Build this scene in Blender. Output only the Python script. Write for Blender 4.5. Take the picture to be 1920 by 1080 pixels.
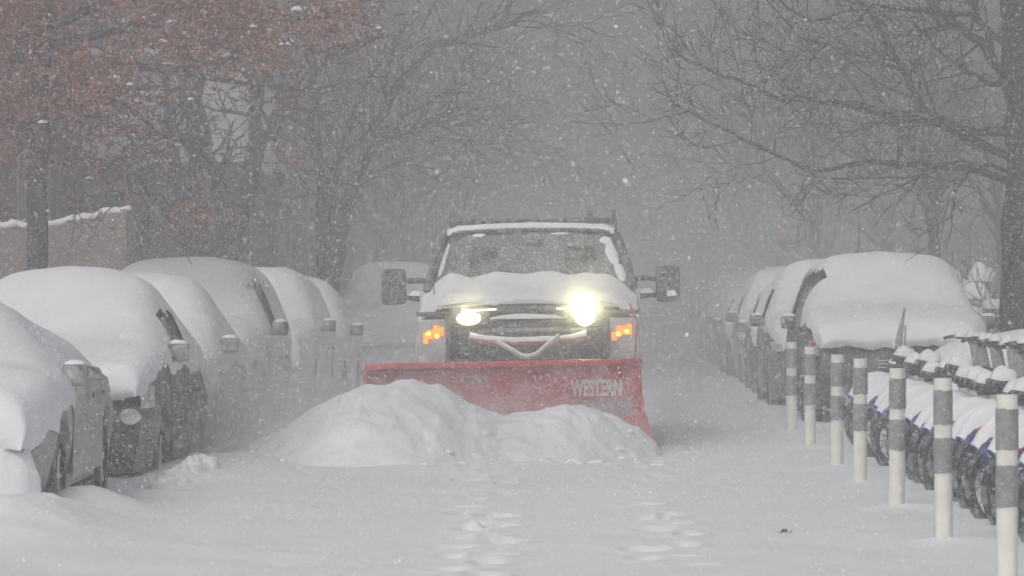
import bpy, math, random
import numpy as np
from mathutils import Vector, Matrix, Euler, noise as mnoise
R = math.radians
sc = bpy.context.scene
for o in list(bpy.data.objects): bpy.data.objects.remove(o)

# ------------------------------------------------------------------ camera, light, exposure
F = 7000.0                       # focal length in photograph pixels (1920 wide)
CAMZ, VX, VY = 1.33, 1124.0, 556.0
cd = bpy.data.cameras.new('camera'); cam = bpy.data.objects.new('camera', cd)
sc.collection.objects.link(cam); sc.camera = cam
cam.location = (0, 0, CAMZ); cam.rotation_euler = (R(90), 0, 0)
cd.sensor_width = 36; cd.lens = F/1920*36
cd.shift_x = -(VX-960)/1920; cd.shift_y = (VY-540)/1920
cd.clip_start = 0.5; cd.clip_end = 1500
cd.dof.use_dof = True; cd.dof.focus_distance = 31; cd.dof.aperture_fstop = 8

SUN_EL, SUN_AZ = R(38), R(205)
w = bpy.data.worlds.new('World'); sc.world = w; w.use_nodes = True
nt = w.node_tree; nt.nodes.clear()
sky = nt.nodes.new('ShaderNodeTexSky'); sky.sky_type = 'NISHITA'; sky.sun_disc = False
sky.sun_elevation = SUN_EL; sky.sun_rotation = SUN_AZ; sky.dust_density = 5; sky.air_density = 1.0
hs = nt.nodes.new('ShaderNodeHueSaturation'); hs.inputs['Saturation'].default_value = 0.20
bg = nt.nodes.new('ShaderNodeBackground'); bg.inputs['Strength'].default_value = 0.15
wo = nt.nodes.new('ShaderNodeOutputWorld')
nt.links.new(sky.outputs[0], hs.inputs['Color']); nt.links.new(hs.outputs[0], bg.inputs['Color']); nt.links.new(bg.outputs[0], wo.inputs['Surface'])
sd = bpy.data.lights.new('sun', 'SUN'); sd.energy = 1.3; sd.angle = R(28); sd.color = (1, .985, .96)
so = bpy.data.objects.new('sun', sd); sc.collection.objects.link(so)
so.rotation_euler = (R(90)-SUN_EL, 0, R(180)-SUN_AZ)
sc.view_settings.view_transform = 'Standard'; sc.view_settings.look = 'None'
sc.view_settings.gamma = 1; sc.view_settings.use_curve_mapping = False
sc.view_settings.exposure = -0.20
HAZE_DENS, HAZE_COL = 0.0158, (0.58, 0.572, 0.586, 1)
cy = sc.cycles
cy.use_denoising = True; cy.volume_bounces = 2; cy.max_bounces = 8; cy.transparent_max_bounces = 16
cy.sample_clamp_indirect = 4; cy.sample_clamp_direct = 0

# ------------------------------------------------------------------ helpers
COL = sc.collection
rng = random.Random(7); nrng = np.random.default_rng(11)
def P(px, py, Y):
    return Vector(((px-VX)/F*Y, Y, CAMZ-(py-VY)/F*Y))

def mat(name, col, rough=.6, spec=.3, metal=0, noise=None, noise_scale=8, noise_amt=.5, bump=0, bump_scale=40, emit=None, estr=0, trans=0):
    m = bpy.data.materials.new(name); m.use_nodes = True; t = m.node_tree
    b = t.nodes['Principled BSDF']
    b.inputs['Base Color'].default_value = (*col, 1); b.inputs['Roughness'].default_value = rough
    b.inputs['Specular IOR Level'].default_value = spec; b.inputs['Metallic'].default_value = metal
    tc = None
    if noise or bump:
        tc = t.nodes.new('ShaderNodeTexCoord')
    if noise:
        n = t.nodes.new('ShaderNodeTexNoise'); n.inputs['Scale'].default_value = noise_scale; n.inputs['Detail'].default_value = 6
        n.inputs['Roughness'].default_value = .65
        r = t.nodes.new('ShaderNodeValToRGB'); r.color_ramp.elements[0].position = .5-.18+(.5-noise_amt)*.5; r.color_ramp.elements[1].position = .5+.18+(.5-noise_amt)*.5
        r.color_ramp.elements[0].color = (*col, 1); r.color_ramp.elements[1].color = (*noise, 1)
        t.links.new(tc.outputs['Object'], n.inputs['Vector']); t.links.new(n.outputs['Fac'], r.inputs['Fac']); t.links.new(r.outputs[0], b.inputs['Base Color'])
    if bump:
        n2 = t.nodes.new('ShaderNodeTexNoise'); n2.inputs['Scale'].default_value = bump_scale; n2.inputs['Detail'].default_value = 5
        bp = t.nodes.new('ShaderNodeBump'); bp.inputs['Strength'].default_value = bump; bp.inputs['Distance'].default_value = .02
        t.links.new(tc.outputs['Object'], n2.inputs['Vector']); t.links.new(n2.outputs['Fac'], bp.inputs['Height']); t.links.new(bp.outputs[0], b.inputs['Normal'])
    if emit:
        b.inputs['Emission Color'].default_value = (*emit, 1); b.inputs['Emission Strength'].default_value = estr
    if trans: b.inputs['Transmission Weight'].default_value = trans
    return m

WHITE = (.86, .865, .885)
M = {}
M['snow'] = mat('snow', WHITE, .75, .2, noise=(.80, .805, .83), noise_scale=3, bump=.3, bump_scale=24)
M['road_snow'] = mat('road_snow', (.86, .865, .885), .75, .2, noise=(.79, .795, .82), noise_scale=1.2, bump=.22, bump_scale=14)
M['flake'] = mat('flake', (.93, .94, .96), .8, .1)
M['rubber'] = mat('rubber', (.025, .025, .027), .85, .2, noise=(.42, .42, .43), noise_scale=14, noise_amt=.34)
M['dark_plastic'] = mat('dark_plastic', (.03, .03, .033), .55, .3, noise=(.35, .35, .36), noise_scale=22, noise_amt=.32)
M['truck_black'] = mat('truck_black', (.028, .029, .031), .55, .3, noise=(.34, .34, .35), noise_scale=20, noise_amt=.42)
M['snowy_black'] = mat('snowy_black', (.03, .03, .032), .6, .3, noise=(.62, .62, .64), noise_scale=7, noise_amt=.44)
M['rim'] = mat('rim', (.32, .33, .34), .4, .5, .7, noise=(.7, .7, .72), noise_scale=12, noise_amt=.45)
M['glass_dark'] = mat('glass_dark', (.028, .03, .033), .12, .5, noise=(.45, .45, .46), noise_scale=9, noise_amt=.3)
M['headlamp'] = mat('headlamp', (.32, .33, .34), .15, .6, noise=(.6, .6, .62), noise_scale=9)
M['chrome'] = mat('chrome', (.6, .6, .61), .2, .5, .9)
M['paint_grey'] = mat('paint_grey', (.19, .195, .20), .35, .5, noise=(.36, .365, .37), noise_scale=3.2, noise_amt=.5)
M['paint_black'] = mat('paint_black', (.016, .016, .018), .4, .4, noise=(.22, .22, .23), noise_scale=5.5, noise_amt=.30)
M['paint_silver'] = mat('paint_silver', (.32, .32, .33), .35, .5, noise=(.6, .6, .61), noise_scale=4, noise_amt=.48)
M['paint_tan'] = mat('paint_tan', (.50, .45, .43), .4, .4, noise=(.72, .70, .70), noise_scale=3, noise_amt=.5)
M['paint_dark'] = mat('paint_dark', (.05, .05, .055), .35, .5, noise=(.36, .36, .37), noise_scale=5, noise_amt=.34)
M['paint_white'] = mat('paint_white', (.70, .70, .69), .4, .4, noise=(.80, .80, .81), noise_scale=5, noise_amt=.55)
M['truck_white'] = mat('truck_white', (.52, .52, .515), .4, .4, noise=(.76, .76, .77), noise_scale=5, noise_amt=.5)
M['plow_red'] = mat('plow_red', (.36, .020, .034), .5, .3, noise=(.56, .33, .36), noise_scale=5, noise_amt=.44, bump=.3)
M['plow_edge'] = mat('plow_edge', (.50, .034, .045), .45, .35, noise=(.55, .16, .17), noise_scale=12, noise_amt=.4)
M['plow_steel'] = mat('plow_steel', (.045, .045, .048), .6, .3, .2, noise=(.5, .5, .5), noise_scale=14, noise_amt=.4)
M['decal_white'] = mat('decal_white', (.66, .66, .66), .5, .3, noise=(.42, .30, .31), noise_scale=9, noise_amt=.4)
M['decal_grey'] = mat('decal_grey', (.22, .19, .20), .5, .3, noise=(.44, .38, .39), noise_scale=9)
M['seat_cloth'] = mat('seat_cloth', (.03, .032, .032), .9, .1)
M['lamp_lens'] = mat('lamp_lens', (.9, .9, .8), .3, .3, emit=(1, .95, .52), estr=40)
M['lamp_lens_dim'] = mat('lamp_lens_dim', (.9, .9, .8), .3, .3, emit=(1, .95, .52), estr=16)
M['led_bar'] = mat('led_bar', (.9, .9, .8), .3, .3, emit=(1, .97, .70), estr=6)
M['amber'] = mat('amber', (.9, .28, .03), .3, .3, emit=(1, .20, .02), estr=2.4, noise=(.95, .45, .1), noise_scale=30)
M['amber_hot'] = mat('amber_hot', (.9, .4, .05), .3, .3, emit=(1, .42, .05), estr=6)
M['post_white'] = mat('post_white', (.80, .785, .71), .55, .3, noise=(.66, .65, .58), noise_scale=9, noise_amt=.45)
M['post_band'] = mat('post_band', (.20, .205, .21), .5, .4, noise=(.31, .315, .32), noise_scale=24, noise_amt=.5)
M['bark'] = mat('bark', (.045, .042, .040), .9, .1, noise=(.10, .096, .092), noise_scale=12, bump=.5, bump_scale=25)
M['bark_dark'] = mat('bark_dark', (.030, .028, .027), .9, .1, noise=(.06, .057, .055), noise_scale=12, bump=.5, bump_scale=25)
M['oak_leaf'] = mat('oak_leaf', (.24, .092, .058), .85, .1, noise=(.30, .15, .10), noise_scale=1.1)
M['oak_leaf_grey'] = mat('oak_leaf_grey', (.16, .085, .065), .85, .1, noise=(.21, .13, .105), noise_scale=1.3)
M['leaf_brown'] = mat('leaf_brown', (.14, .05, .03), .8, .2)
M['bike_blue'] = mat('bike_blue', (.012, .028, .19), .4, .4, noise=(.20, .22, .34), noise_scale=13, noise_amt=.34)
M['bike_grey'] = mat('bike_grey', (.24, .245, .25), .45, .4, .2, noise=(.62, .62, .64), noise_scale=11, noise_amt=.45)
M['bike_dark'] = mat('bike_dark', (.03, .03, .035), .6, .3, noise=(.4, .4, .41), noise_scale=20, noise_amt=.32)
M['red_mark'] = mat('red_mark', (.7, .03, .03), .5, .3)
M['tail_red'] = mat('tail_red', (.35, .02, .02), .3, .5)
M['brick'] = mat('brick', (.20, .115, .09), .9, .1, noise=(.27, .17, .14), noise_scale=1.5)
M['brown_stone'] = mat('brown_stone', (.17, .135, .12), .9, .1, noise=(.23, .19, .175), noise_scale=1.1)
M['stone_pale'] = mat('stone_pale', (.52, .51, .49), .9, .1)
M['pale_patch_white'] = mat('pale_patch_white', (.84, .84, .84), .8, .1)  # white picked to make the bright patch in the house gap
M['steel_post'] = mat('steel_post', (.12, .125, .13), .6, .3)
M['shrub'] = mat('shrub', (.045, .045, .04), .9, .1, noise=(.1, .1, .09), noise_scale=4)
M['traffic_red'] = mat('traffic_red', (.8, .05, .05), .4, .2, emit=(1, .10, .12), estr=.9)
M['traffic_box'] = mat('traffic_box', (.04, .04, .035), .6, .2)
def glass_mat():
    m = bpy.data.materials.new('windshield_glass'); m.use_nodes = True; t = m.node_tree; t.nodes.clear()
    tr = t.nodes.new('ShaderNodeBsdfTransparent'); tr.inputs[0].default_value = (.47, .56, .53, 1)
    gl = t.nodes.new('ShaderNodeBsdfGlossy'); gl.inputs['Roughness'].default_value = .12
    df = t.nodes.new('ShaderNodeBsdfDiffuse'); df.inputs[0].default_value = (.7, .72, .72, 1)
    mx = t.nodes.new('ShaderNodeMixShader'); mx.inputs[0].default_value = .07
    mx2 = t.nodes.new('ShaderNodeMixShader'); out = t.nodes.new('ShaderNodeOutputMaterial')
    tc = t.nodes.new('ShaderNodeTexCoord'); n = t.nodes.new('ShaderNodeTexNoise'); n.inputs['Scale'].default_value = 5; n.inputs['Detail'].default_value = 8; n.inputs['Roughness'].default_value = .75
    mr = t.nodes.new('ShaderNodeMapRange'); mr.inputs[1].default_value = .42; mr.inputs[2].default_value = .72; mr.inputs[3].default_value = .10; mr.inputs[4].default_value = .42
    t.links.new(tc.outputs['Object'], n.inputs['Vector']); t.links.new(n.outputs['Fac'], mr.inputs[0]); t.links.new(mr.outputs[0], mx2.inputs[0])
    t.links.new(tr.outputs[0], mx.inputs[1]); t.links.new(gl.outputs[0], mx.inputs[2]); t.links.new(mx.outputs[0], mx2.inputs[1]); t.links.new(df.outputs[0], mx2.inputs[2]); t.links.new(mx2.outputs[0], out.inputs['Surface'])
    return m
M['windshield'] = glass_mat()

class MB:
    def __init__(s): s.v = []; s.f = []
    def add(s, vs, fs):
        b = len(s.v); s.v.extend(tuple(v) for v in vs); s.f.extend(tuple(b+i for i in f) for f in fs)
    def box(s, c, size, rot=None, bev=0.0):
        x, y, z = (k/2 for k in size); bv = min(bev, x*.9, y*.9, z*.9)
        if bv <= 0:
            vs = [Vector((a*x, b*y, d*z)) for a in (-1, 1) for b in (-1, 1) for d in (-1, 1)]
            fs = [(0, 1, 3, 2), (4, 6, 7, 5), (0, 4, 5, 1), (2, 3, 7, 6), (0, 2, 6, 4), (1, 5, 7, 3)]
        else:
            import bmesh
            bm = bmesh.new(); bmesh.ops.create_cube(bm, size=1)
            for q in bm.verts: q.co = Vector((q.co.x*size[0], q.co.y*size[1], q.co.z*size[2]))
            bmesh.ops.bevel(bm, geom=bm.edges[:], offset=bv, segments=2, affect='EDGES', profile=.6)
            bm.verts.index_update()
            vs = [q.co.copy() for q in bm.verts]; fs = [[q.index for q in f.verts] for f in bm.faces]; bm.free()
        if rot is not None:
            m = rot if isinstance(rot, Matrix) else Euler(rot).to_matrix()
            vs = [m @ q for q in vs]
        c = Vector(c); s.add([q+c for q in vs], fs)
    def tube(s, pts, rad, n=8, cap=True):
        pts = [Vector(p) for p in pts]; k = len(pts)
        if not hasattr(rad, '__len__'): rad = [rad]*k
        vs = []; ref = None
        for i in range(k):
            d = (pts[min(i+1, k-1)]-pts[max(i-1, 0)])
            if d.length < 1e-9: d = Vector((0, 0, 1))
            d.normalize()
            if ref is None: ref = d.orthogonal().normalized()
            else:
                ref = ref-d*ref.dot(d)
                ref = ref.normalized() if ref.length > 1e-6 else d.orthogonal().normalized()
            q = d.cross(ref)
            for j in range(n):
                a = 2*math.pi*j/n; vs.append(pts[i]+ref*(math.cos(a)*rad[i])+q*(math.sin(a)*rad[i]))
        fs = [(i*n+j, i*n+(j+1) % n, (i+1)*n+(j+1) % n, (i+1)*n+j) for i in range(k-1) for j in range(n)]
        if cap: fs += [tuple(range(n))[::-1], tuple((k-1)*n+j for j in range(n))]
        s.add(vs, fs)
    def lathe(s, prof, c, axis='x', n=24, a0=0, a1=2*math.pi):
        # prof: (radius, offset along the axis)
        full = abs(a1-a0-2*math.pi) < 1e-6; m = n if full else n+1; vs = []
        for i in range(m):
            a = a0+(a1-a0)*i/n; ca, sa = math.cos(a), math.sin(a)
            for r, h in prof:
                vs.append({'x': (h, r*ca, r*sa), 'y': (r*ca, h, r*sa), 'z': (r*ca, r*sa, h)}[axis])
        c = Vector(c); k = len(prof); fs = []
        for i in range(n):
            i2 = (i+1) % m
            for j in range(k-1): fs.append((i*k+j, i2*k+j, i2*k+j+1, i*k+j+1))
        s.add([Vector(q)+c for q in vs], fs)
    def loft(s, rows, close=False):
        n = len(rows[0]); fs = []
        for i in range(len(rows)-1):
            for j in range(n-1): fs.append((i*n+j, i*n+j+1, (i+1)*n+j+1, (i+1)*n+j))
        s.add([p for r in rows for p in r], fs)
    def lump(s, c, rx, ry, rz, seed=0, amp=.25, nu=10, nv=5, freq=3.0):
        # a flat-bottomed heap of snow
        c = Vector(c); vs = []
        for i in range(nv+1):
            ph = math.pi/2*i/nv
            for j in range(nu):
                a = 2*math.pi*j/nu
                d = Vector((math.cos(ph)*math.cos(a), math.cos(ph)*math.sin(a), math.sin(ph)))
                k = 1+amp*mnoise.noise(d*freq*.5+Vector((seed*3.7, seed*1.3, 0)))
                vs.append(c+Vector((d.x*rx*k, d.y*ry*k, d.z*rz*k)))
        fs = [(i*nu+j, i*nu+(j+1) % nu, (i+1)*nu+(j+1) % nu, (i+1)*nu+j) for i in range(nv) for j in range(nu)]
        s.add(vs, fs)
    def build(s, name, m, parent=None, smooth=True, kind=None, label=None, angle=None):
        me = bpy.data.meshes.new(name); me.from_pydata(s.v, [], s.f); me.update()
        if smooth:
            me.polygons.foreach_set('use_smooth', [True]*len(me.polygons))
            if angle is not None: me.set_sharp_from_angle(angle=R(angle))
        o = bpy.data.objects.new(name, me); COL.objects.link(o)
        me.materials.append(M[m] if isinstance(m, str) else m)
        if parent: o.parent = parent
        if kind: o['kind'] = kind
        if label: o['label'] = label
        return o
def np_mesh(name, v, f, m, parent=None, smooth=True, kind=None):
    me = bpy.data.meshes.new(name); v = np.asarray(v, np.float32); f = np.asarray(f, np.int32); k = f.shape[1]
    me.vertices.add(len(v)); me.vertices.foreach_set('co', v.ravel())
    me.loops.add(f.size); me.loops.foreach_set('vertex_index', f.ravel())
    me.polygons.add(len(f)); me.polygons.foreach_set('loop_start', np.arange(0, f.size, k, dtype=np.int32))
    me.update(calc_edges=True)
    me.polygons.foreach_set('use_smooth', np.full(len(f), smooth))
    o = bpy.data.objects.new(name, me); COL.objects.link(o); me.materials.append(M[m])
    if parent: o.parent = parent
    if kind: o['kind'] = kind
    return o
def thing(name, label, cat, loc=(0, 0, 0), rot=(0, 0, 0), group=None):
    o = bpy.data.objects.new(name, None); COL.objects.link(o); o.empty_display_size = .1
    o.location = loc; o.rotation_euler = rot; o['label'] = label; o['category'] = cat
    if group: o['group'] = group
    return o
def dup(root, loc, rot=(0, 0, 0), label=None, scale=None):
    r = root.copy(); COL.objects.link(r); r.location = loc; r.rotation_euler = rot
    if scale: r.scale = scale
    if label: r['label'] = label
    for ch in root.children:
        c = ch.copy(); COL.objects.link(c); c.parent = r
        for g in ch.children:
            d = g.copy(); COL.objects.link(d); d.parent = c
    return r
def text_mesh(txt, bold=0.0, shear=0.0, space=1.0):
    cu = bpy.data.curves.new('t', 'FONT'); cu.body = txt; cu.size = 1; cu.offset = bold; cu.shear = shear; cu.space_character = space; cu.resolution_u = 3
    ob = bpy.data.objects.new('t', cu); COL.objects.link(ob)
    me = bpy.data.meshes.new_from_object(ob)
    vs = [v.co.copy() for v in me.vertices]; fs = [tuple(p.vertices) for p in me.polygons]
    bpy.data.objects.remove(ob); bpy.data.curves.remove(cu); bpy.data.meshes.remove(me)
    x0 = min(v.x for v in vs); x1 = max(v.x for v in vs); y0 = min(v.y for v in vs); y1 = max(v.y for v in vs)
    return [((v.x-x0)/(x1-x0), (v.y-y0)/(y1-y0)) for v in vs], fs
def vnoise(x, y, seed=0):
    # cheap smooth value noise, numpy
    xi = np.floor(x).astype(np.int64); yi = np.floor(y).astype(np.int64); fx = x-xi; fy = y-yi
    fx = fx*fx*(3-2*fx); fy = fy*fy*(3-2*fy)
    def h(a, b):
        n = (a*374761393+b*668265263+seed*974711) & 0x7fffffff
        n = ((n ^ (n >> 13))*1274126177) & 0x7fffffff
        return ((n ^ (n >> 16)) & 0xffff)/65535.0
    return (h(xi, yi)*(1-fx)+h(xi+1, yi)*fx)*(1-fy)+(h(xi, yi+1)*(1-fx)+h(xi+1, yi+1)*fx)*fy
def fbm(x, y, seed=0, oct=4):
    s = 0; a = .5
    for k in range(oct):
        s = s+a*(vnoise(x, y, seed+k*17)-.5)*2; x = x*2.03+11.3; y = y*2.03+7.1; a *= .5
    return s
def sstep(a, b, x):
    t = np.clip((x-a)/(b-a), 0, 1); return t*t*(3-2*t)

# ------------------------------------------------------------------ the snow-covered street
BUMPS = []    # (x, y, rx, ry, h)
for px, py, Y, rx, ry, h in [(60, 985, 21.2, .55, .85, .17), (162, 945, 23.2, .38, .65, .15), (225, 912, 26.5, .6, .8, -.17),
                             (330, 862, 27.0, .26, .45, .08), (372, 852, 27.6, .22, .45, .09), (430, 860, 29.5, .5, 1.6, .08), (20, 1010, 20.3, .5, .8, .15)]:
    BUMPS.append(((px-VX)/F*Y, Y, rx, ry, h))
STEPS = []
r2 = random.Random(3)
for (pts, lat, step) in [([(905, 870), (915, 930), (905, 1000), (880, 1080)], .10, .8), ([(1205, 862), (1225, 930), (1245, 1000), (1265, 1085)], .095, .85)]:
    Yp = [F*CAMZ/(p[1]-VY) for p in pts]; Xp = [(p[0]-VX)/F*Y for p, Y in zip(pts, Yp)]
    Y = min(Yp)-.2; k = 0
    while Y < max(Yp):
        X = np.interp(Y, Yp[::-1], Xp[::-1]); k += 1
        STEPS.append((X+(lat if k % 2 else -lat)+r2.uniform(-.045, .045), Y+r2.uniform(-.18, .18), r2.uniform(.06, .11), r2.uniform(.10, .19), r2.choice([0, .02, .035, .04, .045, .055])))
        Y += step/2
def ground(x, y):
    z = .030*fbm(x*.45, y*.25, 3)+.012*fbm(x*1.6+y*.5, y*1.1, 5)
    # wind ripples, stronger to the left
    k = .35+.65*sstep(-.2, -1.6, x)
    z = z+k*.006*np.sin((y*4.1+x*2.6)+7*fbm(x*.5, y*.33, 21))*sstep(12, 14, y)
    # the strip along the parked cars and the pavements behind them
    z = z+sstep(-2.2, -3.0, x)*(.02+.05*fbm(y*.5, x*.4, 9))
    z = z+sstep(-5.2, -5.7, x)*.16+sstep(4.3, 4.8, x)*.14
    for bx, by, rx, ry, h in BUMPS:
        d = ((x-bx)/rx)**2+((y-by)/ry)**2
        z = z+h*np.exp(-d*1.3)*(1+.25*fbm(x*4, y*3, 31))
    for fx, fy, rx, ry, h in STEPS:
        d2 = ((x-fx)/rx)**2+((y-fy)/ry)**2
        z = z-h*np.exp(-d2**2*1.0)+h*.35*np.exp(-((np.sqrt(d2)-1.5)/.35)**2)
    # lane already cleared behind the plow and where its wheels stand
    z = z-.10*sstep(32.0, 33.2, y)*sstep(-1.9, -1.7, x)*sstep(.62, .42, x)
    for by in (16.95, 20.06, 23.2, 26.4, 29.05, 32.8, 35.9):
        d = ((x-1.95)/.28)**2+((y-by)/.2)**2
        z = z+.035*np.exp(-d)
    return z
def g1(x, y): return float(ground(np.array([float(x)]), np.array([float(y)]))[0])
def axis(*segs):
    out = []
    for a, b, n in segs: out += list(np.linspace(a, b, n, endpoint=False))
    return np.array(out+[segs[-1][1]])
gx = axis((-90, -12, 30), (-12, -4.2, 40), (-4.2, -2.0, 50), (-2.0, 1.0, 100), (1.0, 3.0, 40), (3.0, 10, 30), (10, 90, 30))
gy = axis((-40, 11, 40), (11, 24, 330), (24, 40, 170), (40, 90, 100), (90, 270, 40))
GX, GY = np.meshgrid(gx, gy); GZ = ground(GX.ravel(), GY.ravel()).reshape(GX.shape)
nx, ny = len(gx), len(gy)
idx = np.arange(nx*ny).reshape(ny, nx)
fq = np.stack([idx[:-1, :-1], idx[:-1, 1:], idx[1:, 1:], idx[1:, :-1]], -1).reshape(-1, 4)
np_mesh('snow_road', np.stack([GX, GY, GZ], -1).reshape(-1, 3), fq, 'road_snow', kind='structure')

# ------------------------------------------------------------------ trees
def twigs(mb, p, d, L, r, depth, rg, up=.10, kids=(3, 5), curl=.35, minr=.004, spread=.9, shrink=.62):
    n = 4 if depth > 1 else 3
    pts = [Vector(p)]; d = Vector(d).normalized(); dirs = [d]
    for i in range(n):
        d = (d+Vector((rg.gauss(0, curl*.5), rg.gauss(0, curl*.5), rg.gauss(0, curl*.4)+up*.5))).normalized()
        pts.append(pts[-1]+d*(L/n)); dirs.append(d)
    rads = [max(minr, r*(1-.62*i/n)) for i in range(n+1)]
    mb.tube(pts, rads, 5 if r > .03 else 3, cap=False)
    if depth <= 0: return
    for k in range(rg.randint(*kids)):
        t = rg.uniform(.22, 1.0); i = min(n-1, int(t*n)); f = t*n-i
        q = pts[i].lerp(pts[i+1], f); dd = dirs[i]
        side = dd.orthogonal().normalized(); side.rotate(Matrix.Rotation(rg.uniform(0, 2*math.pi), 3, dd))
        nd = (dd*1.0+side*rg.uniform(.5, 1.1)*spread).normalized()
        twigs(mb, q, nd, L*shrink*rg.uniform(.75, 1.2), max(minr, rads[i]*.55), depth-1, rg, up, kids, curl, minr, spread, shrink)
def limb(mb, pts, r0, r1, rg, kids=10, depth=2, L=1.1, up=.1, n=7, minr=.004, fr=.15, curl=.4):
    # a limb through given points with side branches
    P_ = [Vector(p) for p in pts]; Q = []
    for i in range(len(P_)-1):
        for k in range(4): 
            q = P_[i].lerp(P_[i+1], k/4)
            if i+k > 0: q = q+Vector((rg.gauss(0, r0*.18), rg.gauss(0, r0*.18), rg.gauss(0, r0*.18)))
            Q.append(q)
    Q.append(P_[-1]); m = len(Q)
    rads = [r0+(r1-r0)*(i/(m-1)) for i in range(m)]
    mb.tube(Q, rads, n, cap=True)
    return Q, rads
def branchlets(mb, Q, rads, rg, kids, depth, L, up=.1, minr=.004, fr=.2, spread=1.0, kk=(3, 4), curl=.35):
    m = len(Q)
    for k in range(kids):
        t = rg.uniform(fr, 1)*(m-1); i = min(m-2, int(t)); q = Q[i].lerp(Q[i+1], t-i); dd = (Q[i+1]-Q[i]).normalized()
        side = dd.orthogonal().normalized(); side.rotate(Matrix.Rotation(rg.uniform(0, 2*math.pi), 3, dd))
        nd = (dd*.8+side*rg.uniform(.6, 1.1)*spread).normalized()
        twigs(mb, q, nd, L*rg.uniform(.6, 1.2), max(minr*1.6, rads[i]*.42), depth, rg, up, kk, curl, minr, spread)
def leaves(centres, size, rg, name, m, parent):
    vs = []; fs = []
    for c in centres:
        s = size*rg.uniform(.6, 1.25)
        e = Euler((rg.uniform(0, 6.3), rg.uniform(0, 6.3), rg.uniform(0, 6.3))).to_matrix()
        b = len(vs)
        # a lobed, folded oak leaf
        for q in ((0, -1, 0), (.34, -.3, .12), (.2, -.02, .1), (.42, .35, .16), (0, 1, -.1), (-.42, .35, .16), (-.2, -.02, .1), (-.34, -.3, .12)):
            vs.append(tuple(c+e @ (Vector(q)*s)))
        fs += [(b, b+1, b+2, b+6), (b, b+6, b+7, b+7)][:1]+[(b+2, b+3, b+4, b+6), (b+4, b+5, b+6, b+6)][:1]
        fs += [(b, b+6, b+7, b+7)][:0]
    tri = [f for f in fs]
    return np_mesh(name, vs, np.array(tri), m, parent, smooth=False, kind='stuff')
def far_tree(seed, label, X, Y, group, h=2.6, stems=1, lean=0.0, r=.17, depth=3, L=2.6, kk=(4, 5), spread=.95, m='bark'):
    rg = random.Random(seed)
    t = thing('bare_tree', label, 'tree', (X, Y, 0), group=group)
    tr = MB(); cr = MB()
    for s in range(stems):
        a = rg.uniform(0, 6.28); dx = lean if stems == 1 else (lean+(s-(stems-1)/2)*.42); dy = rg.uniform(-.2, .2)
        top = Vector((dx*h*.8, dy*h, h)); q0 = Vector(((s-(stems-1)/2)*.22, 0, -.3))
        Q, rads = limb(tr, [q0, q0.lerp(top, .5)+Vector((rg.gauss(0, .08), rg.gauss(0, .08), 0)), top], r, r*.72, rg)
        dd = (Q[-1]-Q[-3]).normalized()
        for k in range(5 if stems == 1 else 4):
            side = dd.orthogonal().normalized(); side.rotate(Matrix.Rotation(k*2.4+a, 3, dd))
            nd = (dd+side*rg.uniform(.35, .85)).normalized()
            twigs(cr, Q[-1-(k % 2)], nd, L*rg.uniform(.9, 1.3), r*.55, depth, rg, .10, kk, .34, .006, spread, .66)
    tr.build('trunk', m, t); cr.build('crown', m, t)
    return t

def PL(lst, Y): return [P(x, y, Y) for x, y in lst]
# --- oak at the left kerb: straight trunk, brown leaves kept through the winter
rg = random.Random(21)
YO = 38.0; oak = thing('oak_tree', 'oak with straight trunk and brown leaves behind the snow-covered black car', 'tree', (P(70, 600, YO).x, YO, 0))
o0 = Vector(oak.location)
mb = MB()
Q, rad = limb(mb, [p-o0 for p in [P(68, 640, YO), P(70, 420, YO), P(74, 200, YO), P(90, -60, YO), P(100, -300, YO)]], .115, .085, rg, n=10)
mb.build('trunk', 'bark', oak)
mb = MB(); leafc = []
limbs = [[(72, 180), (230, 120), (420, 150), (560, 170)], [(72, 60), (260, -20), (480, 40), (700, 30)], [(80, -10), (300, -130), (520, -140), (760, -80)], [(72, 240), (150, 290), (230, 300), (280, 370)],
         [(72, 130), (-40, 60), (-160, 120)], [(72, 250), (-30, 200), (-150, 230)], [(74, 160), (200, 230), (330, 260), (400, 270)], [(72, 90), (200, 60), (330, 20), (470, 90)], [(80, 0), (180, -60), (300, -40), (430, -60)], [(74, 200), (150, 170), (230, 190), (290, 240)]]
for k, l in enumerate(limbs):
    dy = rg.uniform(-1.8, 1.8); pts = [P(x, y, YO+dy*i/(len(l)-1))-o0 for i, (x, y) in enumerate(l)]
    Q, rad = limb(mb, pts, .05, .018, rg)
    branchlets(mb, Q, rad, rg, 7, 2, .65, up=.02, minr=.005, kk=(2, 3))
    for q in Q[3:]:
        for j in range(7 if l[0][1] > 150 else 12): leafc.append(q+Vector((rg.gauss(0, .34), rg.gauss(0, .5), rg.gauss(0, .26))))
def lum(q):   # leaves grow in bunches
    return mnoise.noise(q*1.7)+.5*mnoise.noise(q*4.1)
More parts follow.
